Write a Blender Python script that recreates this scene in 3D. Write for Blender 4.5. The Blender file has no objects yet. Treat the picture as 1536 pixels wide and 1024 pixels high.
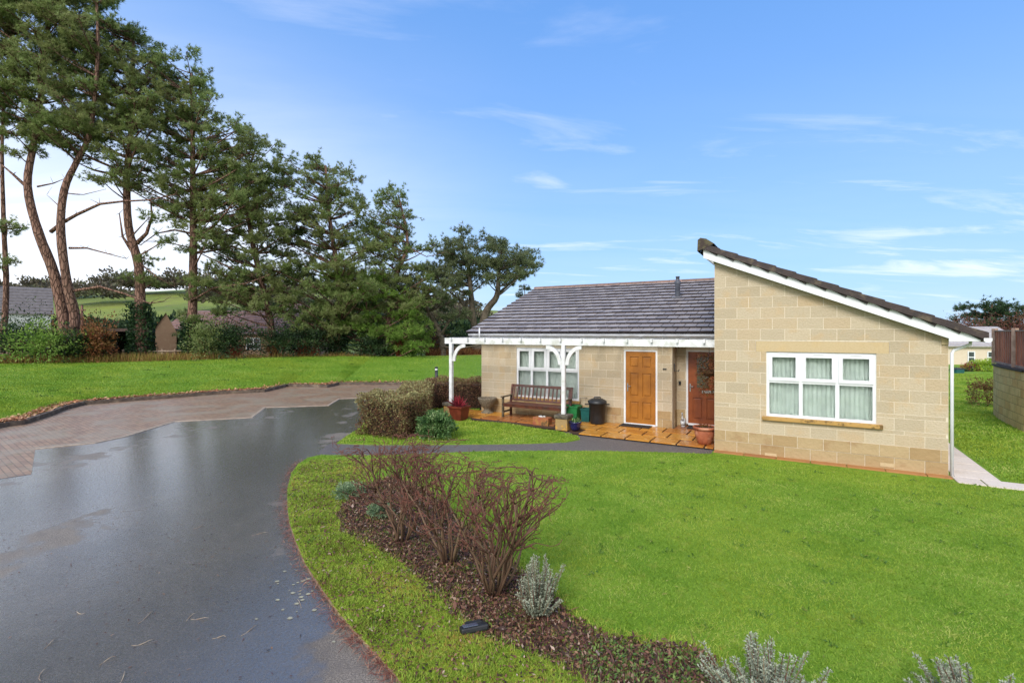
import bpy, bmesh, math, random
import numpy as np
from mathutils import Vector, Matrix
from mathutils.geometry import tessellate_polygon
random.seed(7); RS = np.random.RandomState(11)
R = math.radians
scn = bpy.context.scene
COL = scn.collection
F = 745.0; CX = 768.0; HY = 498.0; CH = 2.62      # camera constants (photo pixels)

# ------------------------------------------------------------------ geometry helpers
def W(x, y, D):                       # photo pixel at depth D -> point in the place
    return Vector(((x-CX)/F*D, D, CH+(HY-y)/F*D))
def G(x, y, z=0.0):                   # photo pixel on level ground
    D = F*(CH-z)/(y-HY)
    return Vector(((x-CX)/F*D, D, z))
TH = R(30)
U = Vector((math.cos(TH), -math.sin(TH), 0)); V = Vector((math.sin(TH), math.cos(TH), 0))
def H(x, y, v):                       # pixel on house plane v -> (u, z)
    d = Vector(((x-CX)/F, 1, (HY-y)/F)); t = v/(d.dot(V))
    return t*d.dot(U), CH+t*d.z
HM = Matrix(((U.x, V.x, 0, 0), (U.y, V.y, 0, 0), (0, 0, 1, 0), (0, 0, 0, 1)))

class MB:
    def __init__(s): s.v = []; s.f = []; s.r = []; s.m = []; s.sm = []
    def face(s, pts, r=.5, m=0, sm=False):
        n = len(s.v); s.v += [tuple(p) for p in pts]; s.f.append(tuple(range(n, n+len(pts)))); s.r.append(r); s.m.append(m); s.sm.append(sm)
    def box(s, a, b, r=.5, m=0, M=None, taper=None):
        x0, y0, z0 = a; x1, y1, z1 = b
        P = [(x0,y0,z0),(x1,y0,z0),(x1,y1,z0),(x0,y1,z0),(x0,y0,z1),(x1,y0,z1),(x1,y1,z1),(x0,y1,z1)]
        if M is not None: P = [tuple(M @ Vector(p)) for p in P]
        n = len(s.v); s.v += P
        for q in ((0,3,2,1),(4,5,6,7),(0,1,5,4),(1,2,6,5),(2,3,7,6),(3,0,4,7)):
            s.f.append(tuple(n+i for i in q)); s.r.append(r); s.m.append(m); s.sm.append(False)
    def bbox(s, a, b, bev=.01, r=.5, m=0, M=None):     # box with chamfered edges
        bm = bmesh.new(); bmesh.ops.create_cube(bm, size=1)
        for v in bm.verts:
            v.co = Vector([(a[i]+b[i])/2+v.co[i]*(b[i]-a[i]) for i in range(3)])
        bmesh.ops.bevel(bm, geom=bm.edges[:], offset=bev, segments=2, affect='EDGES', profile=.6)
        s.bm(bm, r, m, M)
    def bm(s, bm, r=.5, m=0, M=None, sm=False):
        n = len(s.v); bm.verts.index_update()
        for v in bm.verts: s.v.append(tuple(M @ v.co) if M is not None else tuple(v.co))
        for f in bm.faces:
            s.f.append(tuple(n+v.index for v in f.verts)); s.r.append(r); s.m.append(m); s.sm.append(sm)
        bm.free()
    def tube(s, pts, rad, n=6, r=.5, m=0, cap=True, sm=True):
        pts = [Vector(p) for p in pts]
        if not hasattr(rad, '__len__'): rad = [rad]*len(pts)
        base = len(s.v); up = Vector((0, 0, 1)); k = len(pts)
        ref = None
        for i, p in enumerate(pts):
            t = (pts[min(i+1, k-1)]-pts[max(i-1, 0)])
            if t.length < 1e-9: t = Vector((0, 0, 1))
            t.normalize()
            if ref is None:
                ref = t.cross(up) if abs(t.z) < .95 else t.cross(Vector((1, 0, 0)))
            a = (ref - t*ref.dot(t))
            if a.length < 1e-6: a = t.cross(Vector((0,1,0)))
            a.normalize(); ref = a; b = t.cross(a)
            for j in range(n):
                an = 2*math.pi*j/n
                s.v.append(tuple(p+(a*math.cos(an)+b*math.sin(an))*rad[i]))
        for i in range(k-1):
            for j in range(n):
                a0 = base+i*n+j; a1 = base+i*n+(j+1) % n
                s.f.append((a0, a1, a1+n, a0+n)); s.r.append(r if not callable(r) else r(i/(k-1))); s.m.append(m); s.sm.append(sm)
        if cap:
            s.f.append(tuple(base+n-1-j for j in range(n))); s.r.append(r if not callable(r) else r(0)); s.m.append(m); s.sm.append(False)
            s.f.append(tuple(base+(k-1)*n+j for j in range(n))); s.r.append(r if not callable(r) else r(1)); s.m.append(m); s.sm.append(False)
    def lathe(s, prof, n=24, c=(0, 0, 0), r=.5, m=0, sq=False):
        base = len(s.v); k = len(prof)
        for (rr, z) in prof:
            for j in range(n):
                an = 2*math.pi*(j+.5)/n
                q = 1.0
                if sq:
                    ca, sa = abs(math.cos(an)), abs(math.sin(an)); q = 1/max(ca, sa)
                s.v.append((c[0]+rr*q*math.cos(an), c[1]+rr*q*math.sin(an), c[2]+z))
        for i in range(k-1):
            for j in range(n):
                a0 = base+i*n+j; a1 = base+i*n+(j+1) % n
                s.f.append((a0, a1, a1+n, a0+n)); s.r.append(r); s.m.append(m); s.sm.append(not sq)
    def poly(s, pts, z=None, r=.5, m=0, skirt=0):
        P = [Vector((p[0], p[1], z if z is not None else p[2])) for p in pts]
        n = len(s.v); s.v += [tuple(p) for p in P]
        for t in tessellate_polygon([P]):
            a, b, c = [P[i] for i in t]
            if (b-a).cross(c-a).z < 0: t = t[::-1]
            s.f.append(tuple(n+i for i in t)); s.r.append(r); s.m.append(m); s.sm.append(False)
        if skirt:
            k = len(P); n2 = len(s.v); s.v += [(p.x, p.y, p.z-skirt) for p in P]
            for i in range(k):
                j = (i+1) % k
                s.f.append((n+i, n+j, n2+j, n2+i)); s.r.append(r); s.m.append(m); s.sm.append(False)

def mesh_np(name, verts, faces, rnd=None, mats=(), lev=None):
    """verts (N,3), faces (M,k) all with k corners"""
    me = bpy.data.meshes.new(name)
    N = len(verts); M_, k = faces.shape
    me.vertices.add(N); me.vertices.foreach_set('co', np.asarray(verts, dtype=np.float32).ravel())
    me.loops.add(M_*k); me.loops.foreach_set('vertex_index', faces.astype(np.int32).ravel())
    me.polygons.add(M_); me.polygons.foreach_set('loop_start', np.arange(0, M_*k, k, dtype=np.int32))
    me.update(calc_edges=True)
    if rnd is not None:
        a = me.attributes.new('rnd', 'FLOAT', 'FACE'); a.data.foreach_set('value', np.asarray(rnd, dtype=np.float32))
    for m in mats: me.materials.append(m)
    return me

def link(o, parent=None):
    COL.objects.link(o)
    if parent: o.parent = parent
    return o
def tag(o, label=None, cat=None, group=None, kind=None):
    if label: o['label'] = label
    if cat: o['category'] = cat
    if group: o['group'] = group
    if kind: o['kind'] = kind
    return o
def root_mat(o):
    while o.parent: o = o.parent
    return Matrix.Translation(o.location) @ Matrix.Rotation(o.rotation_euler.z, 4, 'Z')
def empty(name, loc, rz=0, label=None, cat=None, group=None):
    o = bpy.data.objects.new(name, None); COL.objects.link(o); o.empty_display_size = .2
    o.location = loc; o.rotation_euler = (0, 0, rz)
    return tag(o, label, cat, group)
def put(name, mb, mats, parent=None, frame='local', label=None, smooth=None):
    """frame: 'local' verts are already in the root's space; 'world'; 'house' (u,v,z)"""
    if not isinstance(mats, (list, tuple)): mats = [mats]
    vs = mb.v
    if frame != 'local':
        A = HM if frame == 'house' else Matrix.Identity(4)
        if parent: A = root_mat(parent).inverted() @ A
        vs = [tuple(A @ Vector(p)) for p in vs]
    me = bpy.data.meshes.new(name)
    me.from_pydata(vs, [], mb.f)
    a = me.attributes.new('rnd', 'FLOAT', 'FACE'); a.data.foreach_set('value', mb.r)
    me.polygons.foreach_set('material_index', mb.m)
    me.polygons.foreach_set('use_smooth', mb.sm)
    for m in mats: me.materials.append(m)
    me.update()
    o = bpy.data.objects.new(name, me); link(o, parent)
    if label: o['label'] = label
    return o
def copy_tree(o, parent=None):
    c = o.copy(); COL.objects.link(c); c.parent = parent
    for ch in o.children: copy_tree(ch, c)
    return c

# ------------------------------------------------------------------ materials
def lin(c):
    return tuple((x/12.92 if x <= .04045 else ((x+.055)/1.055)**2.4) for x in [k/255 for k in c])+(1,)
class NT:
    def __init__(s, nt): s.nt = nt
    def n(s, t, **kw):
        x = s.nt.nodes.new(t)
        for k, v in kw.items():
            if k.startswith('i_'): x.inputs[k[2:].replace('_', ' ')].default_value = v
            else: setattr(x, k, v)
        return x
    def l(s, a, b): s.nt.links.new(a, b)
    def ramp(s, fac, stops):
        r = s.n('ShaderNodeValToRGB'); e = r.color_ramp.elements
        while len(e) > 1: e.remove(e[-1])
        e[0].position = stops[0][0]; e[0].color = stops[0][1]
        for p, c in stops[1:]:
            q = e.new(p); q.color = c
        s.l(fac, r.inputs[0]); return r.outputs[0]
    def math(s, op, a, b=None, c=None, clamp=False):
        x = s.n('ShaderNodeMath', operation=op); x.use_clamp = clamp
        for i, q in enumerate((a, b, c)):
            if q is None: continue
            if isinstance(q, (int, float)): x.inputs[i].default_value = q
            else: s.l(q, x.inputs[i])
        return x.outputs[0]
    def mix(s, fac, a, b, mode='MIX'):
        x = s.n('ShaderNodeMix', data_type='RGBA', blend_type=mode)
        for sock, q in ((x.inputs[0], fac), (x.inputs[6], a), (x.inputs[7], b)):
            if isinstance(q, (int, float)): sock.default_value = q
            elif isinstance(q, tuple): sock.default_value = q
            else: s.l(q, sock)
        return x.outputs[2]
    def noise(s, co, scale, detail=4, rough=.55, out=0):
        x = s.n('ShaderNodeTexNoise'); x.inputs['Scale'].default_value = scale
        x.inputs['Detail'].default_value = detail; x.inputs['Roughness'].default_value = rough
        s.l(co, x.inputs['Vector']); return x.outputs[out]
    def smooth(s, v, a, b, lo=0., hi=1.):
        x = s.n('ShaderNodeMapRange', interpolation_type='SMOOTHSTEP')
        x.inputs[1].default_value = a; x.inputs[2].default_value = b; x.inputs[3].default_value = lo; x.inputs[4].default_value = hi
        s.l(v, x.inputs[0]); return x.outputs[0]
MATS = {}
def newmat(name):
    m = bpy.data.materials.new(name); m.use_nodes = True; m.node_tree.nodes.clear()
    t = NT(m.node_tree); out = t.n('ShaderNodeOutputMaterial'); p = t.n('ShaderNodeBsdfPrincipled')
    t.l(p.outputs[0], out.inputs[0]); MATS[name] = m
    return m, t, p, out
def setspec(p, v): p.inputs['Specular IOR Level'].default_value = v
def simple(name, c1, c2=None, scale=8, rough=.6, bump=.0, bscale=60, spec=.4, metal=0, vary=0, c3=None, scale3=1.5):
    m, t, p, out = newmat(name)
    tc = t.n('ShaderNodeTexCoord'); co = tc.outputs['Object']
    c1 = lin(c1); c2 = lin(c2) if c2 else tuple(x*.8 for x in c1[:3])+(1,)
    col = t.mix(t.smooth(t.noise(co, scale), .35, .65), c1, c2)
    if c3: col = t.mix(t.smooth(t.noise(co, scale3), .5, .7), col, lin(c3))
    if vary:
        at = t.n('ShaderNodeAttribute', attribute_name='rnd')
        f = t.math('MULTIPLY_ADD', at.outputs['Fac'], vary, 1-vary/2)
        vm = t.n('ShaderNodeVectorMath', operation='SCALE'); t.l(col, vm.inputs[0]); t.l(f, vm.inputs['Scale']); col = vm.outputs[0]
    t.l(col, p.inputs['Base Color'])
    p.inputs['Roughness'].default_value = rough; setspec(p, spec); p.inputs['Metallic'].default_value = metal
    if bump:
        b = t.n('ShaderNodeBump'); b.inputs['Strength'].default_value = bump; b.inputs['Distance'].default_value = .02
        t.l(t.noise(co, bscale, 6, .6), b.inputs['Height']); t.l(b.outputs[0], p.inputs['Normal'])
    return m
def leafmat(name, stops, rough=.55, trans=.25, spec=.25, world=None):
    """stops: list of (pos, rgb) over the per-leaf random value"""
    m, t, p, out = newmat(name)
    at = t.n('ShaderNodeAttribute', attribute_name='rnd')
    col = t.ramp(at.outputs['Fac'], [(a, lin(c)) for a, c in stops])
    if world:
        g = t.n('ShaderNodeNewGeometry')
        f = t.smooth(t.noise(g.outputs['Position'], world[0], 3), .4, .62)
        col = t.mix(t.math('MULTIPLY', f, world[2]), col, lin(world[1]))
    t.l(col, p.inputs['Base Color']); p.inputs['Roughness'].default_value = rough; setspec(p, spec)
    if trans:
        tr = t.n('ShaderNodeBsdfTranslucent'); t.l(col, tr.inputs[0])
        mx = t.n('ShaderNodeMixShader'); mx.inputs[0].default_value = trans
        t.l(p.outputs[0], mx.inputs[1]); t.l(tr.outputs[0], mx.inputs[2]); t.l(mx.outputs[0], out.inputs[0])
    return m

def grassmat(name, a, b, c, dirt=None, s=1.0):
    m, t, p, out = newmat(name)
    g = t.n('ShaderNodeNewGeometry'); co = g.outputs['Position']
    col = t.mix(t.smooth(t.noise(co, 1.1*s, 5, .6), .35, .65), lin(a), lin(b))
    col = t.mix(t.smooth(t.noise(co, 5*s, 5, .65), .5, .75), col, lin(c))
    fine = t.noise(co, 90, 3, .7)
    vm = t.n('ShaderNodeVectorMath', operation='SCALE'); t.l(col, vm.inputs[0]); t.l(t.smooth(fine, .3, .7, .72, 1.22), vm.inputs['Scale']); col = vm.outputs[0]
    if dirt:
        col = t.mix(t.smooth(t.noise(co, 14, 4, .7), .64, .74, 0, .7), col, lin(dirt))
    t.l(col, p.inputs['Base Color']); p.inputs['Roughness'].default_value = .75; setspec(p, .15)
    b_ = t.n('ShaderNodeBump'); b_.inputs['Strength'].default_value = .6; b_.inputs['Distance'].default_value = .03
    t.l(t.noise(co, 45, 5, .7), b_.inputs['Height']); t.l(b_.outputs[0], p.inputs['Normal'])
    return m
GR1 = (100, 134, 36); GR2 = (118, 148, 46); GR3 = (144, 156, 62)
M_lawn = grassmat('lawn grass', GR1, GR2, GR3)
M_bank = grassmat('bank grass', (94, 130, 38), (106, 138, 46), (122, 146, 58), s=.5)
M_moss = grassmat('mossy turf', (120, 140, 36), (150, 156, 52), (124, 104, 48), dirt=(78, 62, 44), s=2)
M_field = grassmat('rough field', (100, 116, 58), (128, 138, 66), (112, 106, 76), s=.06)

def m_asphalt():
    m, t, p, out = newmat('wet asphalt')
    g = t.n('ShaderNodeNewGeometry'); co = g.outputs['Position']
    mp = t.n('ShaderNodeMapping'); mp.inputs['Scale'].default_value = (1, .42, 1); t.l(co, mp.inputs[0])
    big = t.math('ADD', t.math('MULTIPLY', t.noise(mp.outputs[0], .42, 3, .5), .8), t.math('MULTIPLY', t.noise(co, 2.2, 6, .65), .2))
    fine = t.noise(co, 75, 4, .85)
    col = t.mix(t.smooth(fine, .35, .7), lin((84, 76, 68)), lin((176, 164, 150)))
    col = t.mix(t.smooth(t.noise(co, 5, 5, .7), .42, .66, 0, .55), col, lin((112, 104, 98)))
    col = t.mix(t.smooth(big, .4, .62, 0, .6), col, lin((78, 73, 68)))
    # pale flecks of grit
    col = t.mix(t.smooth(t.noise(co, 60, 2, .5), .70, .76, 0, .6), col, lin((150, 146, 140)))
    sx = t.n('ShaderNodeSeparateXYZ'); t.l(co, sx.inputs[0])
    fall = t.smooth(sx.outputs[0], -3.4, -.7, .10, -.07)                # the road falls to the left, water stands there
    wet = t.smooth(t.math('ADD', t.math('ADD', big, fall), t.math('MULTIPLY_ADD', t.noise(co, 1.3, 5, .6), .52, -.26)), .45, .53)
    grit = t.smooth(t.noise(co, 34, 4, .75), .38, .62, .6, 1)          # stones stand out of the film
    wet = t.math('MULTIPLY', wet, grit)
    col = t.mix(t.math('MULTIPLY', wet, .55), col, lin((58, 53, 49)))                           # 1 = standing film of water
    t.l(col, p.inputs['Base Color'])
    t.l(t.math('MULTIPLY_ADD', wet, -.34, .50), p.inputs['Roughness'])
    t.l(t.math('MULTIPLY_ADD', wet, .5, .35), p.inputs['Specular IOR Level']); p.inputs['IOR'].default_value = 1.5
    p.inputs['Coat IOR'].default_value = 2.0; t.l(t.math('MULTIPLY_ADD', wet, .98, .02), p.inputs['Coat Weight']); t.l(t.math('MULTIPLY_ADD', wet, -.22, .27), p.inputs['Coat Roughness'])
    b = t.n('ShaderNodeBump'); b.inputs['Distance'].default_value = .006
    t.l(t.math('MULTIPLY_ADD', wet, -.35, .9), b.inputs['Strength'])
    h = t.math('ADD', t.math('MULTIPLY', t.noise(co, 60, 4, .8), 1.6), t.math('MULTIPLY', t.noise(mp.outputs[0], 14, 3, .6), 1.6))
    t.l(h, b.inputs['Height']); t.l(b.outputs[0], p.inputs['Normal'])
    b2 = t.n('ShaderNodeBump'); b2.inputs['Distance'].default_value = .01; b2.inputs['Strength'].default_value = .13
    t.l(t.math('ADD', t.noise(mp.outputs[0], 26, 4, .6), t.math('MULTIPLY', t.noise(co, 70, 4, .7), .9)), b2.inputs['Height']); t.l(b2.outputs[0], p.inputs['Coat Normal'])
    return m
M_asph = m_asphalt()
def m_brickpave():
    m, t, p, out = newmat('brick paving')
    g = t.n('ShaderNodeNewGeometry'); co = g.outputs['Position']
    mp = t.n('ShaderNodeMapping'); mp.inputs['Rotation'].default_value = (0, 0, R(38)); t.l(co, mp.inputs[0])
    br = t.n('ShaderNodeTexBrick'); t.l(mp.outputs[0], br.inputs[0])
    br.inputs['Scale'].default_value = 1; br.inputs['Brick Width'].default_value = .21; br.inputs['Row Height'].default_value = .105
    br.inputs['Mortar Size'].default_value = .006; br.inputs['Bias'].default_value = 0
    br.inputs['Color1'].default_value = lin((166, 134, 108)); br.inputs['Color2'].default_value = lin((136, 108, 88)); br.inputs['Mortar'].default_value = lin((84, 76, 62))
    col = t.mix(t.smooth(t.noise(co, .9, 4), .45, .62, 0, .6), br.outputs[0], lin((150, 140, 122)))
    col = t.mix(t.smooth(t.noise(co, 7, 5, .7), .56, .7, 0, .7), col, lin((150, 96, 66)))
    col = t.mix(t.smooth(t.noise(co, 2.2, 5, .7), .6, .72, 0, .7), col, lin((104, 106, 56)))
    t.l(col, p.inputs['Base Color']); p.inputs['Roughness'].default_value = .38; setspec(p, .6)
    b = t.n('ShaderNodeBump'); b.inputs['Strength'].default_value = .5; b.inputs['Distance'].default_value = .006
    t.l(t.math('MULTIPLY_ADD', br.outputs['Fac'], -1.5, t.noise(co, 60, 3)), b.inputs['Height']); t.l(b.outputs[0], p.inputs['Normal'])
    return m
M_brick = m_brickpave()

def m_stone(name, stops, stain, bump=.25, bs=40, rough=.75, extra=None):
    m, t, p, out = newmat(name)
    tc = t.n('ShaderNodeTexCoord'); co = tc.outputs['Object']
    at = t.n('ShaderNodeAttribute', attribute_name='rnd')
    col = t.ramp(at.outputs['Fac'], [(a, lin(c)) for a, c in stops])
    col = t.mix(t.smooth(t.noise(co, 2.6, 4, .6), .5, .72, 0, .55), col, lin(stain))
    col = t.mix(t.smooth(t.noise(co, 30, 5, .7), .4, .7, 0, .25), col, lin((150, 128, 92)))
    if extra: col = t.mix(t.smooth(t.noise(co, extra[0], 5, .7), extra[2], extra[2]+.1, 0, extra[3]), col, lin(extra[1]))
    t.l(col, p.inputs['Base Color']); p.inputs['Roughness'].default_value = rough; setspec(p, .25)
    b = t.n('ShaderNodeBump'); b.inputs['Strength'].default_value = bump; b.inputs['Distance'].default_value = .02
    t.l(t.noise(co, bs, 6, .65), b.inputs['Height']); t.l(b.outputs[0], p.inputs['Normal'])
    return m
M_block = m_stone('sandstone block', [(0, (176, 162, 138)), (.35, (184, 170, 146)), (.7, (192, 178, 154)), (1, (184, 165, 136))], (192, 164, 124), bump=.8, bs=30)
M_pitch = m_stone('pitched sandstone', [(0, (168, 146, 110)), (.5, (178, 156, 120)), (1, (160, 134, 96))], (140, 104, 70), bump=1.0, bs=9)
M_mort = simple('pale mortar', (216, 205, 184), (202, 190, 168), 20, .85)
M_sill = m_stone('sandstone sill', [(0, (176, 138, 78)), (1, (188, 150, 88))], (112, 84, 48), extra=(9, (84, 66, 44), .55, .8))
M_lint = m_stone('sandstone lintel', [(0, (190, 170, 134)), (1, (190, 170, 134))], (194, 168, 124), bump=.1)
M_white = simple('white upvc', (226, 228, 232), (216, 218, 222), 3, .35, spec=.5)
M_wood_w = simple('white painted wood', (224, 225, 228), (206, 207, 206), 6, .5, .15, 30, c3=(190, 192, 184), scale3=4)
def m_tile(name, a, b, c, rough=.35):
    m, t, p, out = newmat(name)
    tc = t.n('ShaderNodeTexCoord'); co = tc.outputs['Object']
    at = t.n('ShaderNodeAttribute', attribute_name='rnd')
    col = t.ramp(at.outputs['Fac'], [(0, lin(a)), (.5, lin(b)), (1, lin(c))])
    col = t.mix(t.smooth(t.noise(co, 5, 5, .7), .5, .72, 0, .5), col, lin((96, 88, 86)))
    col = t.mix(t.smooth(t.noise(co, 24, 4, .7), .60, .72, 0, .6), col, lin((150, 142, 138)))
    t.l(col, p.inputs['Base Color']); p.inputs['Roughness'].default_value = rough+.08; setspec(p, .45)
    b_ = t.n('ShaderNodeBump'); b_.inputs['Strength'].default_value = .3; b_.inputs['Distance'].default_value = .01
    t.l(t.noise(co, 50, 5, .7), b_.inputs['Height']); t.l(b_.outputs[0], p.inputs['Normal'])
    return m
M_tile = m_tile('concrete roof tile', (144, 136, 134), (160, 152, 148), (128, 120, 118))
M_tiled = m_tile('dark roof tile', (44, 38, 38), (52, 44, 42), (38, 34, 36), .6)
M_nose = simple('shade dark tile nose', (58, 50, 52), (42, 38, 40), 12, .7)  # shade line under each tile course, painted as dark front faces
M_ridge = simple('ridge tile', (128, 100, 86), (108, 88, 78), 10, .6, .3, 40, vary=.3)
def m_glass():
    m, t, p, out = newmat('window glass')
    p.inputs['Base Color'].default_value = (.9, .95, .93, 1); p.inputs['Roughness'].default_value = .02
    p.inputs['Transmission Weight'].default_value = 1; p.inputs['IOR'].default_value = 1.3
    return m
M_glass = m_glass()
M_blind = simple('pale blind fabric', (216, 224, 218), (202, 211, 205), 4, .8, vary=.16)
M_net = simple('net curtain', (206, 210, 206), (192, 198, 194), 4, .85, vary=.1)
M_door = simple('orange wood grain door', (164, 104, 28), (146, 90, 22), 3, .42, .1, 30, spec=.5)
M_door2 = simple('red brown front door', (140, 72, 30), (116, 56, 24), 3, .4, .1, 30, spec=.5)
M_steel = simple('brushed steel', (180, 180, 182), None, 20, .3, metal=.9)
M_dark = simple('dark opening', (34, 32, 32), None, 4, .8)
M_blk = simple('black plastic', (30, 32, 36), (40, 42, 46), 8, .45, spec=.5)
M_lead = simple('lead grey flue', (84, 88, 98), (66, 70, 80), 8, .5)
M_slab = m_stone('wet orange sandstone flag', [(0, (188, 124, 40)), (.5, (198, 140, 56)), (1, (168, 100, 36))], (134, 74, 32), bump=.2, bs=18, rough=.22, extra=(6, (214, 170, 104), .55, .7))
M_slabred = m_stone('wet brown sandstone flag', [(0, (150, 92, 52)), (.5, (140, 84, 52)), (1, (170, 104, 48))], (120, 76, 56), bump=.2, bs=18, rough=.22)
M_joint = simple('paving joint', (82, 58, 40), (60, 46, 34), 12, .8)
M_conc = m_stone('pale concrete slab', [(0, (206, 194, 184)), (1, (216, 204, 194))], (196, 180, 164), bump=.1, bs=30, rough=.7)
M_kerb = simple('concrete kerb', (92, 80, 70), (74, 64, 56), 9, .65, .3, 40, c3=(122, 108, 92), scale3=3)
M_edge = simple('worn edging', (150, 126, 104), (120, 98, 80), 9, .7, .3, 40)
M_bark = simple('pine bark', (120, 88, 76), (76, 58, 50), 5, .9, 1.0, 9, c3=(94, 86, 70), scale3=1.2)
def m_bark(name, a, b, c):
    m, t, p, out = newmat(name); tc = t.n('ShaderNodeTexCoord'); mp = t.n('ShaderNodeMapping'); mp.inputs['Scale'].default_value = (7, 7, 2.0); t.l(tc.outputs['Object'], mp.inputs[0])
    vo = t.n('ShaderNodeTexVoronoi', feature='DISTANCE_TO_EDGE'); t.l(mp.outputs[0], vo.inputs['Vector']); vo.inputs['Scale'].default_value = 1.0
    e = t.smooth(vo.outputs['Distance'], .0, .16); n = t.noise(mp.outputs[0], 1.6, 5, .7)
    col = t.mix(t.smooth(n, .35, .65), lin(a), lin(c)); col = t.mix(e, lin(b), col); t.l(col, p.inputs['Base Color'])
    p.inputs['Roughness'].default_value = .9; setspec(p, .15)
    bb = t.n('ShaderNodeBump'); bb.inputs['Strength'].default_value = 1; bb.inputs['Distance'].default_value = .03
    t.l(t.math('MULTIPLY_ADD', n, .6, e), bb.inputs['Height']); t.l(bb.outputs[0], p.inputs['Normal']); return m
M_bark = m_bark('plated pine bark', (118, 88, 76), (76, 58, 50), (142, 114, 100))
M_barkg = simple('grey bark', (104, 94, 82), (74, 66, 56), 4, .9, .8, 10)
M_ne1 = leafmat('pine needles', [(0, (84, 100, 56)), (.45, (128, 148, 84)), (.8, (156, 172, 112)), (1, (178, 186, 136))], world=(.5, (150, 146, 100), .4), trans=.5)
M_ne2 = leafmat('bright pine needles', [(0, (82, 112, 44)), (.5, (124, 158, 66)), (1, (160, 184, 98))], world=(.5, (110, 128, 72), .3), trans=.35)
M_ne3 = leafmat('grey pine needles', [(0, (82, 92, 64)), (.5, (116, 128, 88)), (1, (150, 156, 120))], trans=.45)

# ------------------------------------------------------------------ foliage helpers
def rdir(n, up=0.0):
    d = RS.normal(size=(n, 3)); d[:, 2] += up
    return d/np.linalg.norm(d, axis=1)[:, None]
def tris_from(c, d, L, w, rnd):
    """triangular blades: centre c, direction d, length L, width w"""
    n = len(c); s = np.cross(d, rdir(n)); s /= np.linalg.norm(s, axis=1)[:, None]+1e-9
    L = np.broadcast_to(L, (n,))[:, None]; w = np.broadcast_to(w, (n,))[:, None]
    v = np.empty((n, 3, 3)); v[:, 0] = c-s*w*.5; v[:, 1] = c+s*w*.5; v[:, 2] = c+d*L
    return v.reshape(-1, 3), np.arange(n*3).reshape(-1, 3), rnd
def quads_from(c, d, L, w, rnd, nrm=None):
    """leaf shaped quads (diamonds)"""
    n = len(c)
    if nrm is None: nrm = rdir(n)
    s = np.cross(d, nrm); s /= np.linalg.norm(s, axis=1)[:, None]+1e-9
    L = np.broadcast_to(L, (n,))[:, None]; w = np.broadcast_to(w, (n,))[:, None]
    v = np.empty((n, 4, 3)); v[:, 0] = c; v[:, 1] = c+d*L*.45+s*w*.5; v[:, 2] = c+d*L; v[:, 3] = c+d*L*.45-s*w*.5
    return v.reshape(-1, 3), np.arange(n*4).reshape(-1, 4), rnd
def putnp(name, data, mat, parent=None, origin=(0, 0, 0), label=None):
    v, f, r = data
    me = mesh_np(name, v-np.array(origin), f, r, [mat])
    o = bpy.data.objects.new(name, me); link(o, parent)
    if label: o['label'] = label
    if not parent: o.location = origin
    return o

# ------------------------------------------------------------------ terrain
K = [(-12.4, 3), (-13.0, 8)]+[tuple(G(x, y)[:2]) for x, y in ((-6, 642), (12, 639), (30, 637), (70, 624), (95, 614), (125, 607), (200, 601), (280, 595), (330, 591), (395, 588), (430, 579.5), (490, 581), (508, 577), (620, 577))]+[(2, 24.9), (12, 25.3), (18, 26)]
C = [(-36, 4), (-33, 12), (-29.0, 21), (-27.8, 24), (-26.8, 26), (-25.5, 27), (-24, 28), (-22, 29), (-19.5, 30.3), (-17, 31.4), (-15, 32.2), (-14, 32.6), (-12.6, 33.2), (-10.6, 33.8), (-9.5, 34.2), (-5, 35.6), (3, 38), (14, 40), (22, 41)]
def resamp(P, m):
    out = []
    for i in range(len(P)-1):
        for j in range(m):
            t = j/m; out.append((P[i][0]*(1-t)+P[i+1][0]*t, P[i][1]*(1-t)+P[i+1][1]*t))
    return out+[P[-1]]
def sstep(x): x = max(0, min(1, x)); return x*x*(3-2*x)
def crest_y(X):
    for i in range(len(C)-1):
        if C[i][0] <= X <= C[i+1][0]:
            t = (X-C[i][0])/(C[i+1][0]-C[i][0]); return C[i][1]*(1-t)+C[i+1][1]*t
    return C[0][1] if X < C[0][0] else C[-1][1]
def terr(X, Y):
    # behind the bank
    cy = crest_y(X)
    left = 1-sstep((X-10)/14)
    d = Y-cy
    z = -.12
    if Y > 5:
        zb = .92-.5*sstep(d/12)
        z = z*(1-left*sstep((d+1.2)/1.0)) + left*sstep((d+1.2)/1.0)*zb
    hill = 16.5*sstep((Y-50)/125)*(1-.55*sstep((X+75)/55)-.42*sstep((X+12)/45)) + 3.5*sstep((Y-90)/150)
    hill *= 1+.12*math.sin(X*.021+1)+.06*math.sin(X*.055)
    right = sstep((X-14)/8)
    z += hill - right*.75*sstep((Y-31)/8)
    return z
mb = MB()
xs = sorted(set([round(-60+i*1.5, 2) for i in range(81)]+[-600, -450, -340, -260, -200, -150, -115, -90, -75, 75, 90, 115, 150, 200, 260, 340, 450, 600]))
ys = sorted(set([-60, -30, -15, -8]+[round(i*1.25, 2) for i in range(0, 60)]+[78, 84, 92, 100, 110, 120, 130, 140, 150, 160, 170, 180, 195, 215, 240, 280, 340, 420, 520, 700, 1000]))
for y in ys:
    for x in xs: mb.v.append((x, y, terr(x, y)))
nx = len(xs)
for j in range(len(ys)-1):
    for i in range(nx-1):
        mb.f.append((j*nx+i, j*nx+i+1, (j+1)*nx+i+1, (j+1)*nx+i)); mb.r.append(.5); mb.m.append(0); mb.sm.append(True)
tag(put('ground', mb, M_field), kind='structure')
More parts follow.
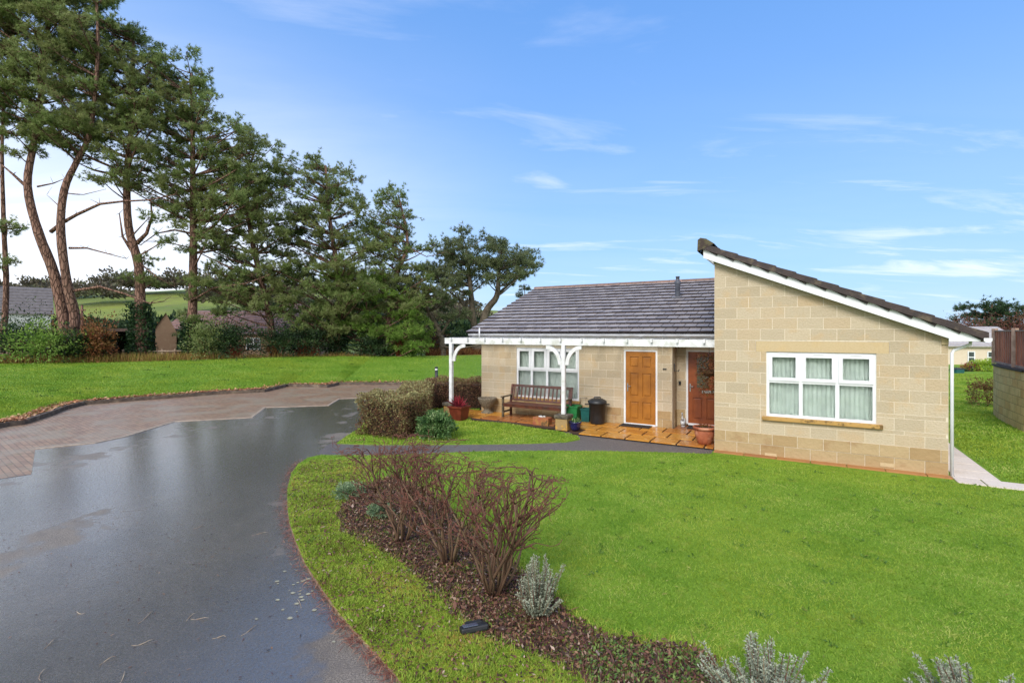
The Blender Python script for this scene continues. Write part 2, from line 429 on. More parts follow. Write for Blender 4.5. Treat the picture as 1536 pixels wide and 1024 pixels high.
# the grassed bank lofted from kerb to crest
mb = MB(); Kr = resamp(K, 5); Cr = resamp(C, 5); nk = len(Kr); T = [0, .006, .02, .05, .1, .17, .25, .35, .45, .55, .65, .75, .85, .93, 1.0, 1.06, 1.15]
def bank_z(t): return .09+.88*sstep(t*.93+.02)*(1) if t <= 1 else .97-(t-1)*2.2
for t in T:
    for (k, c) in zip(Kr, Cr):
        x = k[0]*(1-t)+c[0]*t; y = k[1]*(1-t)+c[1]*t
        mb.v.append((x, y, bank_z(t)+.05*math.sin(x*.35)*sstep(t*3)*(t <= 1)))
for j in range(len(T)-1):
    for i in range(nk-1):
        mb.f.append((j*nk+i, j*nk+i+1, (j+1)*nk+i+1, (j+1)*nk+i)); mb.r.append(.5); mb.m.append(0); mb.sm.append(True)
tag(put('lawn_bank', mb, M_bank), kind='structure')
# asphalt sheet
mb = MB(); road = [(-13.3, -6)]+K+[(18, 16), (12, -6)]
mb.poly(road, 0.0); tag(put('road', mb, M_asph), kind='structure')
# brick paved parking bays (4 mm above the asphalt)
edge = [(-80, 728), (0, 718), (47, 711), (53, 673), (142, 664), (185, 655), (228, 642), (262, 632), (377, 626), (397, 611), (492, 608), (509, 598), (640, 592)]
ew = [tuple(G(x, y)[:2]) for x, y in edge]
mb = MB(); mb.poly(ew+[(4, 20.7), (4, 24.9)]+K[:-3][::-1][0:14]+[(-14, 9)], .004)
tag(put('brick_paving', mb, M_brick), kind='structure')
def ribbon(pts, w, z0, z1, off=0.0, mat=None, name='kerb', jit=0):
    mb = MB(); P = [Vector((p[0], p[1], 0)) for p in pts]
    L = []; Rr = []
    for i, p in enumerate(P):
        t = (P[min(i+1, len(P)-1)]-P[max(i-1, 0)]).normalized(); n = Vector((-t.y, t.x, 0))
        L.append(p+n*off); Rr.append(p+n*(off+w*(1+random.uniform(-jit, jit))))
    for i in range(len(P)-1):
        a, b, c, d = L[i], L[i+1], Rr[i+1], Rr[i]; rr = random.random()
        up = lambda q, z: (q.x, q.y, z)
        mb.face([up(a, z1), up(b, z1), up(c, z1), up(d, z1)], rr)
        mb.face([up(a, z0), up(b, z0), up(b, z1), up(a, z1)], rr)
        mb.face([up(d, z1), up(c, z1), up(c, z0), up(d, z0)], rr)
        if i == 0: mb.face([up(a, z0), up(a, z1), up(d, z1), up(d, z0)], rr)
    return put(name, mb, mat)
tag(ribbon(resamp(K[:-1], 3), .14, -.02, .13, -.10, M_kerb, 'kerb'), kind='structure')
tag(ribbon(ew[3:], .11, -.01, .012, -.05, M_conc if False else simple('paving edging', (176, 160, 142), (150, 134, 118), 8, .6), 'paving_edging'), kind='structure')

# near ground sheets
LZ = .03
road_edge = [(660, 1100), (600, 1024), (572, 992), (540, 958), (508, 922), (480, 882), (458, 848), (444, 815), (434, 785), (431, 760), (431, 735), (437, 712), (447, 698), (462, 688), (480, 684)]
lawn = [(2.2, -4), (.6, .8)]+[tuple(G(x, y)[:2]) for x, y in road_edge]+[tuple(G(x, y)[:2]) for x, y in ((575, 684.5), (720, 678.5), (820, 677.5), (900, 678), (1000, 680), (1066, 682.5))]
def HW(u, v, z=0): p = HM @ Vector((u, v, z)); return (p.x, p.y, p.z)
lawn += [HW(-1.62, 11.44)[:2], HW(-1.5, 24)[:2], (8, 36), (34, 44), (60, 34), (60, -4)]
mb = MB(); mb.poly(lawn, LZ, skirt=.05); tag(put('front_lawn', mb, M_lawn), kind='structure')
up_l = [(505, 666), (522, 654), (540, 643), (552, 628), (640, 612), (700, 606), (722, 612), (705, 632), (760, 636), (800, 643), (838, 648), (866, 655), (870, 660), (850, 664), (800, 666), (740, 667), (640, 668), (560, 668)]
upl = [tuple(G(x, y)[:2]) for x, y in up_l]
mb = MB(); mb.poly(upl, LZ, skirt=.05); tag(put('small_lawn', mb, M_lawn), kind='structure')
M_path = simple('path asphalt', (92, 86, 84), (112, 106, 102), 30, .5, .6, 90, spec=.4)
pth = [(470, 690), (480, 676), (498, 664), (560, 664), (740, 662), (860, 650), (880, 646), (1075, 668), (1075, 686), (1000, 684), (900, 682), (720, 682), (575, 688)]
mb = MB(); mb.poly([tuple(G(x, y)[:2]) for x, y in pth], .012); tag(put('path', mb, M_path), kind='structure')
# planting bed
bed_px = [(505, 775), (520, 750), (545, 728), (585, 716), (640, 735), (700, 790), (760, 838), (800, 868), (850, 915), (900, 950), (960, 962), (1020, 968), (1072, 988), (1110, 1040), (1000, 1080), (900, 1035), (820, 990), (740, 962), (690, 930), (650, 890), (610, 850), (560, 820), (515, 800)]
bed = [tuple(G(x, y, LZ)[:2]) for x, y in bed_px]
bed = [(x+random.uniform(-.035, .035), y+random.uniform(-.035, .035)) for x, y in resamp(bed+[bed[0]], 7)[:-1]]
M_soil = simple('bed soil and mulch', (84, 62, 58), (60, 44, 42), 14, .85, 1.0, 30, c3=(110, 84, 74), scale3=22)
mb = MB(); mb.poly(bed, LZ+.006); tag(put('planting_bed', mb, M_soil), kind='structure')
# mossy verge between bed and road
verge_px = [(640, 1100), (604, 1024), (576, 992), (544, 958), (512, 922), (484, 882), (462, 848), (448, 815), (438, 785), (435, 760), (435, 735), (441, 714), (452, 700), (466, 691), (560, 690), (575, 700), (545, 727), (519, 749), (503, 775), (512, 801), (558, 821), (608, 851), (648, 891), (688, 931), (738, 963), (818, 992), (898, 1037), (1000, 1085), (900, 1140)]
verge = [tuple(G(x, y, LZ)[:2]) for x, y in verge_px]
mb = MB(); mb.poly(verge, LZ+.003); tag(put('mossy_verge', mb, M_moss), kind='structure')
re_w = resamp([tuple(G(x, y)[:2]) for x, y in road_edge], 4)
tag(ribbon(re_w[::-1], .05, -.02, .028, -.005, M_edge, 'lawn_edging', jit=.4), kind='structure')

# ------------------------------------------------------------------ patio flags
def inpoly(x, y, P):
    x = np.asarray(x); y = np.asarray(y); c = np.zeros(x.shape, bool); n = len(P); j = n-1
    for i in range(n):
        xi, yi = P[i][:2]; xj, yj = P[j][:2]
        hit = ((yi > y) != (yj > y)) & (x < (xj-xi)*(y-yi)/((yj-yi) or 1e-9)+xi)
        c ^= hit; j = i
    return c
def sample_poly(P, n, zfun=None):
    xs_ = [p[0] for p in P]; ys_ = [p[1] for p in P]; out = []
    tot = 0
    while tot < n:
        q = np.column_stack([RS.uniform(min(xs_), max(xs_), n), RS.uniform(min(ys_), max(ys_), n)])
        q = q[inpoly(q[:, 0], q[:, 1], P)]; out.append(q); tot += len(q)
        if len(q) == 0: break
    return np.vstack(out)[:n]
mb = MB(); mb2 = MB()
pat_front = 11.95
vv = [13.64, 13.05, 12.42]
# patio base
mb.poly([HW(*p)[:2] for p in ((-9.7, 13.70), (-9.7, 12.15), (-5.2, 12.02), (-5.0, 11.72), (-1.60, 11.72), (-1.60, 14.6), (-2.93, 14.6), (-2.93, 13.70))], .035)
put_p = put('patio_joints', mb, M_joint); tag(put_p, kind='structure')
mb = MB(); rows_v = [(11.74, 12.33), (12.37, 12.96), (13.0, 13.62), (13.66, 14.5)]
for ri, (a, b) in enumerate(rows_v):
    us = -9.68+(.25 if ri % 2 else 0); u = us
    if ri == 3: u = -2.9
    while u < -1.65:
        w = .6
        u1 = min(u+w, -1.62)
        if not (ri == 0 and u < -5.05):
            a2 = a if not (u < -5.05 and ri == 1) else a
            rr = random.random(); m = 1 if (-8.3 < u < -5.6 and ri >= 1) or (ri == 3) else 0
            mb.bbox((u+.018, a+.01, .03), (u1-.018, b-.01, .055+random.uniform(0, .006)), .006, rr, m)
        u = u1+.004
po = put('patio', mb, [M_slab, M_slabred], frame='house'); tag(po, kind='structure')
# strip of flags along the gable front and concrete slab path on the right
mb = MB(); u = -1.60
while u < 2.3:
    u1 = min(u+.6, 2.36); mb.bbox((u+.006, 11.44, .02), (u1-.006, 11.646, .05), .006, random.random()); u = u1
tag(put('flag_strip', mb, m_stone('weathered flag edge', [(0, (160, 108, 62)), (.5, (172, 120, 74)), (1, (148, 96, 58))], (116, 78, 52), bump=.3, bs=18, rough=.6), frame='house'), kind='structure')
mb = MB(); v = 11.66
while v < 16:
    mb.bbox((2.42, v+.006, .0), (3.03, v+.60, .045), .006, random.random()); v += .61
mb.bbox((2.37, 11.22, .0), (2.74, 11.65, .045), .006, .2); mb.bbox((2.76, 11.20, .0), (3.50, 11.65, .047), .006, .9)
tag(put('slab_path', mb, M_conc, frame='house'), kind='structure')

# ------------------------------------------------------------------ the bungalow
VM, VG = 13.65, 11.65           # main wall, gable wall planes
UL, UP, GL, GRt = -9.04, -2.93, -1.60, 2.33
ho = HM @ Vector((-3.5, VM, 0))
house = empty('bungalow', ho, -TH, 'sandstone bungalow with grey tiled roof, orange door and a tall sloping gable wing', 'bungalow')
zc = [0, .268, .497, .707, .782, 1.01, 1.086]
while zc[-1] < 4.9: zc.append(zc[-1]+.2278)
def block_wall(o, a, n, L, zmax, opens, first=0, top=None, c0=0):
    """o origin (u,v), a along dir (u,v), n outward dir; opens list (s0,s1,z0,z1)"""
    mb = MB()
    A = Matrix(((a[0], -n[0], 0, o[0]), (a[1], -n[1], 0, o[1]), (0, 0, 1, 0), (0, 0, 0, 1)))   # x along, y inward
    for ci in range(len(zc)-1):
        z0, z1 = zc[ci], min(zc[ci+1], zmax)
        if z0 >= zmax-.02: break
        s = -(.225 if ci % 2 else 0.0)-.0
        if ci in (3, 5): s = -.3
        bw = .45 if ci not in (3, 5) else .6
        while s < L:
            a0, a1 = max(s, 0), min(s+bw, L); s += bw
            segs = [(a0, a1)]
            for (p0, p1, q0, q1) in opens:
                if q0 < z1-.03 and q1 > z0+.03:
                    ns = []
                    for (x0, x1) in segs:
                        if x1 <= p0 or x0 >= p1: ns.append((x0, x1))
                        else:
                            if x0 < p0: ns.append((x0, p0))
                            if x1 > p1: ns.append((p1, x1))
                    segs = ns
            for (x0, x1) in segs:
                if x1-x0 < .03: continue
                m = 1 if ci < 2 else 0
                zz0, zz1 = z0+.0055, z1-.0055
                for (p0, p1, q0, q1) in opens:       # trim against openings that end inside a course
                    if x0 < p1-.01 and x1 > p0+.01: pass
                pr = random.uniform(0, .0015)+(.004+random.uniform(0, .006) if m else 0)
                mb.box((x0+.0055, -pr, zz0), (x1-.0055, .1, zz1), random.random(), m, A)
    # mortar backing, split round the openings
    cuts = sorted(set([0, L]+[q for op in opens for q in op[:2] if 0 < q < L]))
    for x0, x1 in zip(cuts[:-1], cuts[1:]):
        zs = sorted([(op[2], op[3]) for op in opens if op[0] <= x0+1e-4 and op[1] >= x1-1e-4]); z = 0
        for q0, q1 in zs:
            if q0 > z+.01: mb.box((x0, .0025, z), (x1, .28, q0), .5, 2, A)
            z = q1
        if z < zmax: mb.box((x0, .0025, z), (x1, .28, zmax), .5, 2, A)
    return mb
def clip(mb, co, no):
    bm = bmesh.new(); vs = [bm.verts.new(v) for v in mb.v]
    lr = bm.faces.layers.float.new('rnd')
    for f, r, m in zip(mb.f, mb.r, mb.m):
        try: q = bm.faces.new([vs[i] for i in f])
        except ValueError: continue
        q[lr] = r; q.material_index = m
    bmesh.ops.bisect_plane(bm, geom=bm.verts[:]+bm.edges[:]+bm.faces[:], plane_co=co, plane_no=no, clear_outer=True)
    out = MB(); bm.verts.index_update(); out.v = [tuple(v.co) for v in bm.verts]
    for f in bm.faces: out.f.append(tuple(v.index for v in f.verts)); out.r.append(f[lr]); out.m.append(f.material_index); out.sm.append(False)
    bm.free(); return out
WM = [M_block, M_pitch, M_mort]
# openings
w1u0, w1zt = H(774.5, 521, VM); w1u1, w1zb = H(868.5, 601.5, VM)
d1u0, d1zt = H(935.5, 524, VM); d1u1, _ = H(986, 524, VM); d1zb = .06
g0, gzt = H(1149.5, 527.5, VG); g1, gzt2 = H(1314.5, 530.5, VG); _, gzb = H(1149.5, 624, VG); _, gzb2 = H(1314.5, 636, VG); gzb = (gzb+gzb2)/2; gzt = (gzt+gzt2)/2
print('W1', w1u0, w1u1, w1zb, w1zt, 'D1', d1u0, d1u1, d1zt, 'G', g0, g1, gzb, gzt)
EZ = 2.50
put('wall', block_wall((UL, VM), (1, 0), (0, -1), UP-UL, EZ, [(w1u0-UL, w1u1-UL, w1zb-.075, w1zt), (d1u0-UL, d1u1-UL, 0, d1zt)]), WM, house, 'house')
put('wall', block_wall((UP, VM+.28), (0, 1), (1, 0), .34, EZ, []), WM, house, 'house')             # porch cheek
VD = 14.22                                                                                              # front door plane
d2u0, _ = H(1029, 560, VD); d2u1 = d2u0+.95; d2zt = d1zt
put('wall', block_wall((UP, VD), (1, 0), (0, -1), GL-UP+.3, EZ, [(d2u0-UP, d2u1-UP, 0, d2zt)]), WM, house, 'house')
put('wall', block_wall((UL, 22.5), (0, -1), (-1, 0), 22.5-VM-.285, EZ, []), WM, house, 'house')
# gable wing roof line (tile underside): through (u,z)
gA = H(1055, 372, 11.47); gB = H(1468, 503, 11.47)
GS = (gB[1]-gA[1])/(gB[0]-gA[0])
print('gable slope', math.degrees(math.atan(GS)), gA, gB)
def gz(u): return gA[1]+GS*(u-gA[0])
gw = block_wall((GL, VG), (1, 0), (0, -1), GRt-GL, 4.8, [(g0-GL, g1-GL, gzb-.075, gzt), (g0-GL-.20, g1-GL+.20, gzt+.001, gzt+.226)])
gw = clip(gw, Vector((0, 0, gz(0)-.07)), Vector((-GS, 0, 1)))
put('wall', gw, WM, house, 'house')
sw = clip(block_wall((GL, 21), (0, -1), (-1, 0), 21-VG-.285, 4.8, []), Vector((0, 0, gz(0)-.07)), Vector((-GS, 0, 1)))
put('wall', sw, WM, house, 'house')
put('wall', block_wall((GRt, VG+.285), (0, 1), (1, 0), 21-VG-.285, 2.62, []), WM, house, 'house')
mb = MB(); mb.box((UL+.02, 22.5, 0), (GRt, 22.7, EZ+.1)); put('wall', mb, M_mort, house, 'house')
mb = MB(); mb.bbox((g0-.195, VG-.003, gzt+.004), (g1+.195, VG+.12, gzt+.222), .004); put('lintel', mb, M_lint, house, 'house')
mb = MB(); mb.bbox((g0-.08, VG-.07, gzb-.078), (g1+.10, VG+.12, gzb-.001), .012); put('window_sill', mb, M_sill, house, 'house')
mb = MB(); mb.bbox((w1u0-.05, VM-.05, w1zb-.076), (w1u1+.05, VM+.12, w1zb-.001), .012); put('window_sill', mb, M_white if False else M_sill, house, 'house')

def window(u0, u1, z0, z1, v, n, tr, blind, bm_):
    """n columns, transom height tr (absolute z); each upper light a proud casement"""
    fr = MB(); y0, y1 = v+.03, v+.10; e = .055
    fr.box((u0, y0, z0), (u0+e, y1, z1)); fr.box((u1-e, y0, z0), (u1, y1, z1))
    fr.box((u0+e, y0, z1-e), (u1-e, y1, z1)); fr.box((u0+e, y0, z0), (u1-e, y1, z0+e))
    fr.box((u0+e, y0+.001, tr-.03), (u1-e, y1, tr+.03))
    cw = (u1-u0)/n
    for i in range(1, n): fr.box((u0+cw*i-.035, y0+.002, z0+e), (u0+cw*i+.035, y1-.001, z1-e))
    w = put('window', fr, M_white, house, 'house')
    for i in range(n):
        a = u0+cw*i+(.035 if i else e)-.012; b = u0+cw*(i+1)-(.035 if i < n-1 else e)+.012
        c = MB(); q = .068; p0, p1 = v+.008, v+.034; zb, zt = tr+.012, z1-e+.014
        c.bbox((a, p0, zb), (a+q, p1, zt), .006); c.bbox((b-q, p0, zb), (b, p1, zt), .006)
        c.bbox((a+q-.005, p0+.001, zt-q), (b-q+.005, p1, zt), .006); c.bbox((a+q-.005, p0+.001, zb), (b-q+.005, p1, zb+q), .006)
        c.bbox(((a+b)/2-.1, p0-.012, zt-.002), ((a+b)/2+.1, p0+.01, zt+.012), .003)
        put('casement', c, M_white, w, 'house')
    gl = MB(); gl.box((u0+.04, v+.05, z0+.04), (u1-.04, v+.058, z1-.04)); put('glass_pane', gl, M_glass, w, 'house')
    b = MB()
    if blind:
        x = u0+.05; k = 0
        while x < u1-.05:
            ww = .085; rr = .15+.7*random.random()
            gap = abs(x-(u0+(u1-u0)*.715)) < .012
            if gap: x += .016; continue
            b.face([(x, v+.16, z0), (x+ww*.5, v+.148, z0), (x+ww*.5, v+.148, z1), (x, v+.16, z1)], rr, sm=True)
            b.face([(x+ww*.5, v+.148, z0), (x+ww, v+.175, z0), (x+ww, v+.175, z1), (x+ww*.5, v+.148, z1)], rr, sm=True)
            x += ww-.006; k += 1
    else:
        k = 60
        for i in range(k):
            xa = u0+.03+(u1-u0-.06)*i/k; xb = u0+.03+(u1-u0-.06)*(i+1)/k
            b.face([(xa, v+.17+.006*math.sin(i*1.3), z0), (xb, v+.17+.006*math.sin((i+1)*1.3), z0), (xb, v+.17+.006*math.sin((i+1)*1.3), z1), (xa, v+.17+.006*math.sin(i*1.3), z1)], .5, sm=True)
    put('blind' if blind else 'net_curtain', b, bm_, w, 'house')
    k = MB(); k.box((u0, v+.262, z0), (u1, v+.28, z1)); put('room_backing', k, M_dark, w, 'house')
    return w
_, t1 = H(820, 555.5, VM); _, t2 = H(1230, 574.5, VG)
window(w1u0, w1u1, w1zb, w1zt, VM, 4, t1, False, M_net)
window(g0, g1, gzb, gzt, VG, 3, t2, True, M_blind)

def door(u0, u1, z0, z1, v, mat, glazed):
    fr = MB(); e = .05
    fr.box((u0, v+.02, z0), (u0+e, v+.12, z1)); fr.box((u1-e, v+.02, z0), (u1, v+.12, z1)); fr.box((u0+e, v+.02, z1-e), (u1-e, v+.12, z1))
    fr.box((u0+e, v+.0, z0-.02), (u1-e, v+.12, z0+.03))
    d = MB(); a, b = u0+e+.002, u1-e-.002; zb, zt = z0+.032, z1-e-.002
    d.box((a, v+.062, zb), (b, v+.10, zt), .5)
    W_, H_ = b-a, zt-zb
    rows = [(.06, .30), (.38, .70), (.78, .93)] if not glazed else [(.06, .36)]
    # stiles / rails proud so that the panels read as recessed with raised fields
    pan = []
    for (r0, r1) in rows:
        for (c0, c1) in ((.14, .44), (.56, .86)): pan.append((a+W_*c0, a+W_*c1, zb+H_*r0, zb+H_*r1))
    if glazed: pan.append((a+W_*.27, a+W_*.62, zb+H_*.50, zb+H_*.93))
    xs_ = sorted(set([a, b]+[q for p in pan for q in p[:2]])); zs_ = sorted(set([zb, zt]+[q for p in pan for q in p[2:]]))
    for i in range(len(xs_)-1):
        for j in range(len(zs_)-1):
            xm, zm = (xs_[i]+xs_[i+1])/2, (zs_[j]+zs_[j+1])/2
            if not any(p[0] < xm < p[1] and p[2] < zm < p[3] for p in pan):
                d.box((xs_[i], v+.036, zs_[j]), (xs_[i+1], v+.0619, zs_[j+1]), .5)
    for p in pan[: (None if not glazed else -1)]:
        d.bbox((p[0]+.03, v+.040, p[2]+.03), (p[1]-.03, v+.063, p[3]-.03), .01)
    do = put('door', d, mat, house, 'house')
    put('door_frame', fr, M_white, do, 'house')
    h = MB(); h.bbox((a+.035, v+.024, zb+H_*.44), (a+.07, v+.036, zb+H_*.55), .004); h.tube([(a+.052, v+.03, zb+H_*.515), (a+.052, v-.005, zb+H_*.515), (a+.16, v-.005, zb+H_*.513)], .01, 8)
    put('handle', h, M_steel, do, 'house')
    if glazed:
        p = pan[-1]; g = MB(); g.box((p[0], v+.044, p[2]), (p[1], v+.061, p[3])); put('glazing', g, simple('obscured dark glass', (52, 52, 44), (84, 76, 50), 20, .1, .3, 30, spec=.8), do, 'house')
        s = MB(); s.bbox((a+W_*.42, v+.022, zb+H_*.43), (a+W_*.80, v+.036, zb+H_*.465), .004); put('letter_plate', s, M_steel, do, 'house')
    return do
door(d1u0, d1u1, .06, d1zt, VM, M_door, False)
door(d2u0, d2u1, .10, d2zt, VD, M_door2, True)

# roofs: every tile a thin slab, lapped
def tiles(u0, u1, v0, z0, v1, z1, tw=.30, gauge=.345, th=.022, axis='v'):
    mb = MB(); run = math.hypot(v1-v0, z1-z0); n = max(1, round(run/gauge)); g = run/n
    dv, dz = (v1-v0)/run, (z1-z0)/run; nv, nz = -dz, dv
    for r in range(n):
        s0 = r*g; s1 = s0+g+.05; u = u0-(tw/2 if r % 2 else 0)
        while u < u1-.01:
            a, b = max(u, u0), min(u+tw, u1); u += tw
            if b-a < .02: continue
            w = .009; jl = random.uniform(-.005, .006); rr = random.random()
            def P(uu, s, h):
                if axis == 'v': return (uu, v0+dv*s+nv*h, z0+dz*s+nz*h)
                return (v0+dv*s+nv*h, uu, z0+dz*s+nz*h)
            lo0 = th+jl; hi = .004
            pts = [P(a+w, s0, 0), P(b-w, s0, 0), P(b-w, min(s1, run), -.012), P(a+w, min(s1, run), -.012), P(a+w, s0, th*1.5+jl), P(b-w, s0, th*1.5+jl), P(b-w, min(s1, run), hi), P(a+w, min(s1, run), hi)]
            k = len(mb.v); mb.v += pts
            for q in ((0,3,2,1),(4,5,6,7),(0,1,5,4),(1,2,6,5),(2,3,7,6),(3,0,4,7)):
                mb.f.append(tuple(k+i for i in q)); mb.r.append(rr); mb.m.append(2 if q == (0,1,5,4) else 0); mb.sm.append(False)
    # felt below
    a, b = (u0+.01, u1-.01)
    def Q(uu, s, h): return (uu, v0+dv*s+nv*h, z0+dz*s+nz*h) if axis == 'v' else (v0+dv*s+nv*h, uu, z0+dz*s+nz*h)
    mb.face([Q(a, .02, -.02), Q(b, .02, -.02), Q(b, run, -.02), Q(a, run, -.02)], .3, 1)
    return mb
RU0 = -9.36; ev, ez = 13.22, 2.60; rv, rz = 18.1, 4.40
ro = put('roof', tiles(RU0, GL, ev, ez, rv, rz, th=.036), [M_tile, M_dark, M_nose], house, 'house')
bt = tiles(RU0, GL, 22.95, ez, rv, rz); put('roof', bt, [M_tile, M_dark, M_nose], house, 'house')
mb = MB(); u = RU0
while u < GL:
    u1 = min(u+.45, GL)
    P = []
    for uu in (u, u1-.008):
        for k in range(7):
            an = math.pi*(k/6); P.append((uu, rv-.115*math.cos(an), rz-.03+.10*math.sin(an)))
    n = len(mb.v); mb.v += P; rr = random.random()
    for k in range(6): mb.f.append((n+k, n+k+1, n+k+8, n+k+7)); mb.r.append(rr); mb.m.append(0); mb.sm.append(True)
    u = u1
put('ridge_tiles', mb, M_ridge, ro, 'house')
# verge, fascia, soffit, gutter
mb = MB(); mb.box((RU0+.16, ev+.10, ez-.20), (GL-.002, ev+.13, ez-.01)); mb.box((RU0+.16, ev+.13, ez-.20), (GL-.002, VM+.3, ez-.18))
put('fascia', mb, M_white, house, 'house')
gp = MB(); pr = [(-.055, 0), (-.052, -.05), (-.03, -.07), (.03, -.07), (.052, -.05), (.055, 0)]
def extr(mb, prof, axis0, axis1, c, along='u'):
    n = len(mb.v)
    for s in (axis0, axis1):
        for (a, b) in prof: mb.v.append((s, c[0]+a, c[1]+b) if along == 'u' else (c[0]+a, s, c[1]+b))
    k = len(prof)
    for i in range(k-1): mb.f.append((n+i, n+i+1, n+k+i+1, n+k+i)); mb.r.append(.5); mb.m.append(0); mb.sm.append(True)
extr(gp, pr, RU0+.1, GL-.002, (ev+.035, ez-.035)); put('gutter', gp, simple('grey white gutter', (196, 198, 204), (176, 178, 184), 5, .4), house, 'house')
mb = MB(); mb.face([(RU0+.08, ev+.1, ez-.2), (RU0+.08, ev+.1, ez-.01), (RU0+.08, rv, rz-.02), (RU0+.08, rv, rz-.22)])
mb.face([(RU0+.11, ev+.1, ez-.2), (RU0+.11, ev+.1, ez-.01), (RU0+.11, rv, rz-.02), (RU0+.11, rv, rz-.22)])
mb.face([(RU0+.08, 22.8, ez-.2), (RU0+.08, 22.8, ez-.01), (RU0+.08, rv, rz-.02), (RU0+.08, rv, rz-.22)])
mb.face([(UL+.01, VM, EZ), (UL+.01, rv, rz-.1), (UL+.01, 22.5, EZ)]); put('bargeboard', mb, M_white, house, 'house')
# flue
fu, fz = H(1016.5, 446, 14.9)
fv0 = 14.9; zroof = ez+(fv0-ev)*(rz-ez)/(rv-ev); 
for _ in range(8):
    fu, zz = H(1016.5, 446, fv0); zr = ez+(fv0-ev)*(rz-ez)/(rv-ev); fv0 += (zz-zr)*2.0
_, ftop = H(1016.5, 414.5, fv0); zr = ez+(fv0-ev)*(rz-ez)/(rv-ev)
mb = MB(); mb.lathe([(.075, zr-.05), (.075, ftop-.28), (.10, ftop-.24), (.10, ftop-.16), (.055, ftop-.14), (.055, ftop-.03), (.062, ftop-.03), (.062, ftop), (0, ftop)], 16, (fu, fv0, 0))
mb.box((fu-.15, fv0-.17, zr-.035), (fu+.15, fv0+.15, zr+.01), M=None)
put('flue', mb, M_lead, house, 'house')

# wing roof (monopitch), rows run along v; slope along u from right (low) to left (high)
u_lo, u_hi = 2.80, gA[0]-.03
zlo, zhi = gz(u_lo), gz(u_hi)
wr = tiles(11.43, 21.2, u_lo, zlo, u_hi, zhi, tw=.33, gauge=.36, th=.05, axis='u')
# flip so that normals lie above: offset direction already up
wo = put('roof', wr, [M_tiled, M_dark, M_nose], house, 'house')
def slab4(mb, P4, v0, v1, r=.5):
    n = len(mb.v)
    for vv_ in (v0, v1):
        for (a, b) in P4: mb.v.append((a, vv_, b))
    k = len(P4)
    mb.f.append(tuple(n+i for i in range(k))); mb.f.append(tuple(n+k+i for i in reversed(range(k))))
    for i in range(k): mb.f.append((n+i, n+(i+1) % k, n+k+(i+1) % k, n+k+i))
    mb.r += [r]*(k+2); mb.m += [0]*(k+2); mb.sm += [False]*(k+2)
M_vcap = simple('dark verge tile', (60, 48, 46), (46, 38, 38), 6, .6, .3, 30, c3=(92, 80, 64), scale3=5)
mb = MB(); v = 11.40
M_ridge2 = simple('mossy ridge tile', (56, 44, 38), (84, 78, 52), 9, .7, .3, 40)
while v < 21:
    v1 = v+.45; n = len(mb.v)
    prof = [(.26, .10), (.10, .19), (-.02, .20), (-.075, .15), (-.085, -.10)]
    for s in (v, v1-.006):
        for (a, b) in prof: mb.v.append((u_hi+a, s, zhi+b-a*abs(GS)*0.4))
    k = len(prof)
    for i in range(k-1): mb.f.append((n+i, n+i+1, n+k+i+1, n+k+i)); mb.r.append(random.random()); mb.m.append(0); mb.sm.append(False)
    if v < 11.5: mb.f.append(tuple(n+i for i in range(k))); mb.r.append(.5); mb.m.append(0); mb.sm.append(False)
    v = v1
put('ridge_tiles', mb, M_ridge2, wo, 'house')
mb = MB(); nv_ = 13; du = (u_lo-u_hi)/nv_
for i in range(nv_):
    a, b = u_hi+du*i-.02, u_hi+du*(i+1)+.012
    t0, t1 = .085, .100
    slab4(mb, [(a, gz(a)-.035), (b, gz(b)-.035), (b, gz(b)+t1), (b-.02, gz(b)+t1+.012), (a+.01, gz(a)+t0-.008)], 11.405+.0012*(i % 2), 11.56)
put('verge_caps', mb, M_vcap, wo, 'house')
# bargeboard on the gable: sloping board, deepening to a box end at the eaves
mb = MB(); ub = 1.93
def slab4(mb, P4, v0, v1, r=.5):
    n = len(mb.v)
    for vv_ in (v0, v1):
        for (a, b) in P4: mb.v.append((a, vv_, b))
    k = len(P4)
    mb.f.append(tuple(n+i for i in range(k))); mb.f.append(tuple(n+k+i for i in reversed(range(k))))
    for i in range(k): mb.f.append((n+i, n+(i+1) % k, n+k+(i+1) % k, n+k+i))
    mb.r += [r]*(k+2); mb.m += [0]*(k+2); mb.sm += [False]*(k+2)
bd = .205
slab4(mb, [(u_hi+.03, gz(u_hi+.03)-.012), (u_hi+.03, gz(u_hi+.03)-.012-bd), (2.30, gz(2.30)-.012-bd), (2.30, gz(2.30)-.012)], 11.47, 11.495)
zb_ = gz(2.30)-.012-bd-.05
slab4(mb, [(2.301, gz(2.301)-.012), (2.301, zb_), (2.72, zb_), (2.72, gz(2.72)-.012)], 11.467, 11.50)
put('bargeboard', mb, M_white, house, 'house')
mb = MB()   # soffits
slab4(mb, [(u_hi+.03, gz(u_hi+.03)-bd+.03), (u_hi+.03, gz(u_hi+.03)-bd+.01), (GL+.0, gz(GL)-bd-.05), (GL, gz(GL)-bd+.03)], 11.50, 21)
slab4(mb, [(GL+.001, gz(GL)-.055), (GL+.001, gz(GL)-.062), (2.29, gz(2.29)-.062), (2.29, gz(2.29)-.055)], 11.50, 11.93)
mb.box((GRt+.002, 11.50, zb_), (2.718, 21, zb_+.012)); mb.box((2.70, 11.51, zb_+.013), (2.72, 21, gz(2.72)-.012))
put('soffit', mb, M_white, house, 'house')
gp = MB(); extr(gp, pr, 11.40, 21, (2.80, gz(2.8)+.0), 'v')
gp.face([(2.80+a, 11.40, gz(2.8)+b) for a, b in pr]); put('gutter', gp, M_white, house, 'house')
